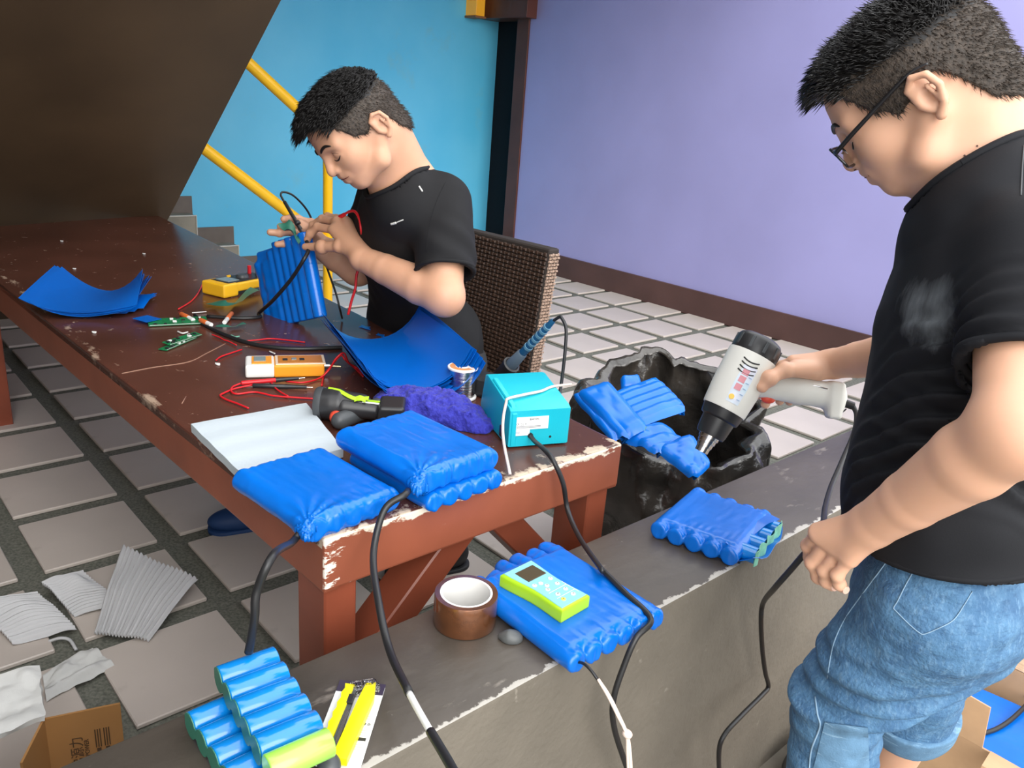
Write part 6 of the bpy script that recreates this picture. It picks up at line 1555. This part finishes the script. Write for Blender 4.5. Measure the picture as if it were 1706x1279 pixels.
hd_ = nrm(hB - hA); HLn = np.linalg.norm(hB - hA); hu = nrm(np.cross(np.cross(hd_, UP), hd_)); hl_ = np.cross(hd_, hu)
S = Solid()
S.chain([od(1258, 640, 1.475), od(1290, 643, 1.473), od(1330, 650, 1.468), od(1365, 656, 1.462), od(1388, 663, 1.457)], [.022, .0245, .0255, .0235, .0230], k=.01, flat=(hl_, 1.4))
S.box(od(1391, 667, 1.456), (.012, .0330, .018), ax=(hd_, hu, hl_), rnd=.006, k=.014)
S.obj('handle', .0030, m_gunw, gun)
S = Solid(); S.ell(od(1280, 664, 1.474), (.013, .009, .008), ax=(hd_, hu, hl_), k=.003); S.obj('trigger', .0022, mat('red_plastic', (.66, .07, .035), .4), gun)
tube(G(), [od(1352, 641, 1.452), od(1368, 645, 1.447), od(1386, 650, 1.444)], .0016, n=6).obj('metal_stand', m_steel, gun, 180)
cb0, cb1 = od(1397, 668, 1.452), od(1421, 676, 1.447)
lathe(G(), [(-.006, .0095), (-.005, .0110), (.001, .0110), (.0015, .0080), (.027, .0070), (.028, .0048)], cb0, cb1 - cb0, 18).obj('cord_guard', m_blackp, gun, 40)
tube(G(), [od(1385, 672, 1.450), od(1383, 684, 1.450), od(1390, 687, 1.449), od(1402, 687, 1.448), od(1410, 681, 1.448)], .0014, n=6).obj('hanging_ring', m_blackp, gun, 180)
tube(G(), [cb1, od(1427, 692, 1.44), od(1423, 720, 1.42), od(1402, 770, 1.36), od(1385, 810, 1.30), od(1375, 845, 1.22), od(1371, 875, 1.14), od(1360, 905, 1.105), od(1345, 917, 1.10), od(1318, 948, 1.14), od(1290, 980, 1.20),
           ox(1272, 1003, 3.03), ox(1268, 1030, 3.02), ox(1270, 1080, 3.015), ox(1275, 1120, 3.015), ox(1280, 1143, 3.015), ox(1270, 1157, 3.02), ox(1235, 1192, 3.03), ox(1208, 1222, 3.035), ox(1198, 1250, 3.035), ox(1199, 1300, 3.035), ox(1200, 1340, 3.035)], .0044, n=10).obj('cord', m_wire, gun, 180)

# ------------------------------------------------------------------ the seated man
HB = Pose(-1.6361, -.8107, .2691, (1.926, -3.262, 1.196), 1.12)
fB = nrm(V3(-.28, -.96, 0)); lB = V3(-fB[1], fB[0], 0)
C7b = od(684, 278, 1.99)
SLb, SRb = od(740, 336, 2.00), C7b - lB * .185 - zA * .085
ELb, WLb = od(741, 494, 1.93), od(604, 431, 2.05)
ERb, WRb = od(596, 446, 2.30), od(528, 408, 2.28)
belb = oy(684, 545, -2.92); hipb = V3(1.64, -2.80, .51)
hipLb, hipRb = hipb + V3(.10, -.02, -.01), hipb + V3(-.10, -.02, -.01)
knLb, knRb = V3(1.92, -3.12, .47), V3(1.50, -3.22, .47)
anLb, anRb = V3(2.01, -3.02, .10), V3(1.50, -3.30, .10)
man2 = thing('person', 'man in black T-shirt seated at the table, bent over an upright blue pack', 'person', (1.62, -2.85, 0))
S = Solid(); head_solid(S, HB, 1.06)
S.cone(HB.w(-.034, 0, -.016), C7b - zA * .02 + fB * .015, .060, .066, .03); S.cone(HB.w(.006, 0, -.030), C7b - zA * .055 + fB * .045, .045, .056, .03)
S.chain([C7b - zA * .03 + fB * .03, (C7b + belb) / 2, belb, hipb], [.06, .06, .06, .07], k=.03)
S.cone(C7b - zA * .04, SLb, .050, .052, .03); S.cone(C7b - zA * .04, SRb, .050, .052, .03)
S.chain([SLb, (SLb + ELb) / 2, ELb], [.054, .050, .043], k=.02); S.ell(ELb, (.040,) * 3, k=.02)
S.chain([ELb, ELb + (WLb - ELb) * .28, ELb + (WLb - ELb) * .7, WLb], [.043, .047, .038, .031], k=.02)
S.chain([SRb, ERb], [.056, .048], k=.02); S.chain([ERb, (ERb + WRb) / 2, WRb], [.048, .044, .031], k=.02)
for hp, kn_, an in ((hipLb, knLb, anLb), (hipRb, knRb, anRb)):
    S.cone(hipb, hp, .07, .07, .03); S.chain([hp, kn_], [.06, .05], k=.02); S.chain([kn_, kn_ + (an - kn_) * .35, an], [.05, .052, .036], k=.02)
    S.cone(an, V3(an[0], an[1], .05), .036, .036, .02); S.cone(V3(an[0], an[1], .05), V3(an[0], an[1], .035) + fB * .12, .034, .026, .02)
mb = [P_(556, 383, 2.105), P_(561, 370, 2.125), P_(569, 366, 2.145), P_(579, 371, 2.155)]
for q_, r_ in zip(mb, (.015, .0155, .015, .014)): S.cone(WLb, q_, .024, r_, .014)
finger(S, [mb[0], P_(529, 378, 2.135), P_(517, 389, 2.15), P_(512, 399, 2.16)], .0112, .0092)
finger(S, [mb[1], P_(537, 365, 2.160), P_(522, 375, 2.18), P_(516, 386, 2.185)], .0114, .0092)
finger(S, [mb[2], P_(546, 361, 2.180), P_(530, 370, 2.20), P_(523, 380, 2.205)], .0110, .0090)
finger(S, [mb[3], P_(560, 363, 2.190), P_(545, 370, 2.21), P_(537, 379, 2.215)], .0098, .0080)
finger(S, [P_(586, 418, 2.07), P_(567, 410, 2.085), P_(537, 411, 2.115), P_(509, 411, 2.145)], .0185, .0095, .008)
mbr = [P_(519, 372, 2.285), P_(521, 382, 2.295), P_(519, 392, 2.295), P_(516, 402, 2.29)]
for q_ in mbr: S.cone(WRb, q_, .024, .0150, .014)
finger(S, [mbr[0], P_(497, 365, 2.27), P_(484, 364, 2.245), P_(473, 365, 2.230)], .0112, .0095)
finger(S, [mbr[1], P_(492, 374, 2.27), P_(478, 376, 2.245), P_(467, 377, 2.232)], .0115, .0095)
finger(S, [mbr[2], P_(485, 386, 2.265), P_(466, 388, 2.240), P_(450, 387, 2.232)], .0115, .0092)
finger(S, [mbr[3], P_(489, 403, 2.270), P_(474, 406, 2.250), P_(462, 407, 2.240)], .0102, .0085)
finger(S, [P_(528, 398, 2.26), P_(516, 388, 2.235), P_(506, 379, 2.222), P_(499, 370, 2.215)], .0160, .0100, .006)
body2 = S.obj('body', .0036, [m_skin2, m_lip], man2); bodyS2 = S
face_marks(HB, body2.data, man2)
hair(HB, man2, 'hair', 11, 6500, 4500, .024, (.75, 0, -.10), side_t=.005, top_t=.008, messy=.12, fringe=1.25, h=.0040)
# shirt
def upper(a, c, dd): return a + dd
T2 = Solid(); chb = C7b + (belb - C7b) * .36 + fB * .012
T2.cone(C7b - zA * .085 + fB * .016, chb, .114, .160, .05, flat=(fB, 1.25)); T2.cone(chb, belb, .165, .165, .05, flat=(fB, 1.50)); T2.cone(belb, hipb + zA * .04, .168, .170, .05, flat=(fB, 1.3))
T2.cone(C7b - zA * .092, SLb, .054, .048, .04); T2.cone(C7b - zA * .092, SRb, .054, .048, .04)
slv = []
for s_, e_ in ((SLb, ELb), (SRb, ERb)):
    A_ = Solid(); dv = nrm(e_ - s_); A_.chain([s_, s_ + (e_ - s_) * .45, s_ + (e_ - s_) * .95], [.070, .073, .072], k=.03); Ls = np.linalg.norm(e_ - s_) * .76
    slv.append((A_, (lambda s_, dv, Ls: (lambda P: (P - s_) @ dv - Ls))(s_, dv, Ls)))
cc2 = C7b + fB * .030 - zA * .040; cn2 = nrm(zA * .86 + fB * .50)
def cut2(P):
    q_ = P - cc2; h_ = q_ @ cn2
    return np.maximum(hipb[2] - .03 - P[..., 2], np.minimum(.084 - np.linalg.norm(q_ - h_[..., None] * cn2, axis=-1), h_ + .07))
def disp2(P):
    a = .0045 * vnoise(P * V3(7, 7, 10), 23) + .0028 * vnoise(P * V3(18, 18, 24), 25)
    t = (P - SLb) @ nrm(ELb - SLb); w = np.clip((t - .02) / .08, 0, 1) * np.clip(((P - C7b) @ lB - .13) / .05, 0, 1)
    return a + w * .003 * np.sin(t * 95 + (P @ fB) * 60 + 3 * vnoise(P * 10, 6))
SC2 = Cloth([(T2, cut2)] + slv, t=.011, disp=disp2); SH2 = SC2.solid(); shirt2 = SH2.obj('shirt', .005, m_tee2, man2); shirt2['label'] = 'black T-shirt with small silver mark on the chest'
rim('collar', SC2, cc2, cn2, shirt2, m_tee2, .0062, axial=.0845)
for s_, e_ in ((SLb, ELb), (SRb, ERb)): rim('sleeve_hem', SC2, s_ + (e_ - s_) * .76 - nrm(e_ - s_) * .003, e_ - s_, shirt2, m_tee2, .0050, start=.04, far=.13, off=.003)
S2H = FastHit(shirt2)
seam('chest_mark', S2H, [(651, 373), (656, 373.5), (662, 370), (667, 368), (672, 366)], .0016, mat('silver_print', (.55, .55, .52), .4), shirt2, .001)
seam('chest_mark', S2H, [(651.5, 373.2), (655, 372.4), (660, 371)], .0032, mat('silver_print', (.55, .55, .52), .4), shirt2, .001)
seam('shoulder_mark', S2H, [(698, 310), (700.5, 314), (704, 319)], .0022, mat('silver_print', (.55, .55, .52), .4), shirt2, .001)
seam('sleeve_seam', S2H, [(742, 304), (733, 322), (722, 350), (714, 385), (710, 420)], .0006, m_tee2, shirt2, .0004)
# trousers and shoes
PB = Solid(); PB.ell(hipb, (.17, .14, .09), k=.03)
for hp, kn_, an in ((hipLb, knLb, anLb), (hipRb, knRb, anRb)): PB.chain([hp, kn_], [.088, .066], k=.03); PB.chain([kn_, an + zA * .02], [.066, .052], k=.02)
PB.post = lambda P, D: np.maximum(D + .004 * vnoise(P * 14, 5), .085 - P[..., 2]); PB.obj('trousers', .008, mat('black_trousers', (.018, .018, .02), .8), man2)
def worn_shoe(c, d, m_, nm='shoe'):
    S = Solid(); b_ = np.cross(uz, d); c = V3(c[0], c[1], 0)
    S.ell(c + V3(0, 0, .048), (.062, .042, .048), ax=(d, b_, uz), k=.02); S.ell(c + d * .10 + V3(0, 0, .036), (.088, .045, .036), ax=(d, b_, uz), k=.03)
    S.post = lambda P, D: np.maximum(D, .002 - P[..., 2]); o = S.obj(nm, .004, m_, man2)
    S = Solid(); S.cone(c - d * .02 + V3(0, 0, .01), c + d * .14 + V3(0, 0, .01), .045, .048, .01); S.post = lambda P, D: np.maximum(np.maximum(D, P[..., 2] - .018), .002 - P[..., 2]); S.obj('sole', .004, m_, o)
    return o
so = worn_shoe((1.495, -3.315), fB, m_bs); so['label'] = 'blue and white trainer'
for k_ in (.04, .075): tube(G(), [V3(1.495, -3.315, .045) + fB * k_ - lB * .046, V3(1.495, -3.315, .094 - k_ * .3) + fB * k_, V3(1.495, -3.315, .045) + fB * k_ + lB * .046], .008, 8).obj('white_stripe', m_white, so, 60)
worn_shoe(anLb, fB, m_dks)
# probes, tape and leads in his hands
pb = thing('test_probe', 'slim black test probe with looping lead in the hand of the seated man', 'test probe', P_(500, 384, 2.2))
cyl(G(), P_(474, 336, 2.235), P_(501, 382, 2.205), .0048, .0056, n=12, bev=.001).obj('grip', m_blackp, pb, 40); cyl(G(), P_(500, 380, 2.205), P_(508, 402, 2.19), .0040, .0012, n=10).obj('tip', m_blackp, pb, 40); cyl(G(), P_(494, 369, 2.205), P_(497, 374, 2.203), .0085, n=14, bev=.002).obj('guard', m_blackp, pb, 40)
tube(G(), [P_(474, 337, 2.235), P_(468, 325, 2.24), P_(472, 320, 2.245), P_(486, 324, 2.26), P_(502, 338, 2.29), P_(515, 356, 2.32), P_(524, 380, 2.33), P_(536, 420, 2.32), P_(548, 455, 2.31), P_(560, 490, 2.30), P_(566, 514, 2.305), P_(570, 530, 2.36)], .0030, n=8).obj('lead', m_wire, pb, 180)
rp_ = thing('test_probe', 'red test probe in the left hand of the seated man', 'test probe', P_(566, 360, 2.13))
cyl(G(), P_(545, 374, 2.175), P_(574, 357, 2.105), .0060, .0052, n=12, bev=.001).obj('grip', m_redw, rp_, 40)
tube(G(), [P_(573, 357.5, 2.106), P_(583, 352, 2.085), P_(592, 353, 2.07), P_(599, 366, 2.06), P_(602, 385, 2.06), P_(606, 410, 2.12), P_(600, 440, 2.16), P_(594, 458, 2.17), P_(592, 480, 2.18), P_(586, 500, 2.19), P_(580, 524, 2.20)], .0036, n=8).obj('lead', m_redw, rp_, 180)
strip('tape_strip', 'crinkled dark green tape strip held between the hands of the seated man', [P_(471, 372, 2.20), P_(481, 380, 2.19), P_(490, 391, 2.185), P_(503, 402, 2.18)], .034, m_green, 'tape strip', twist=.9, z=0, lift=.004)
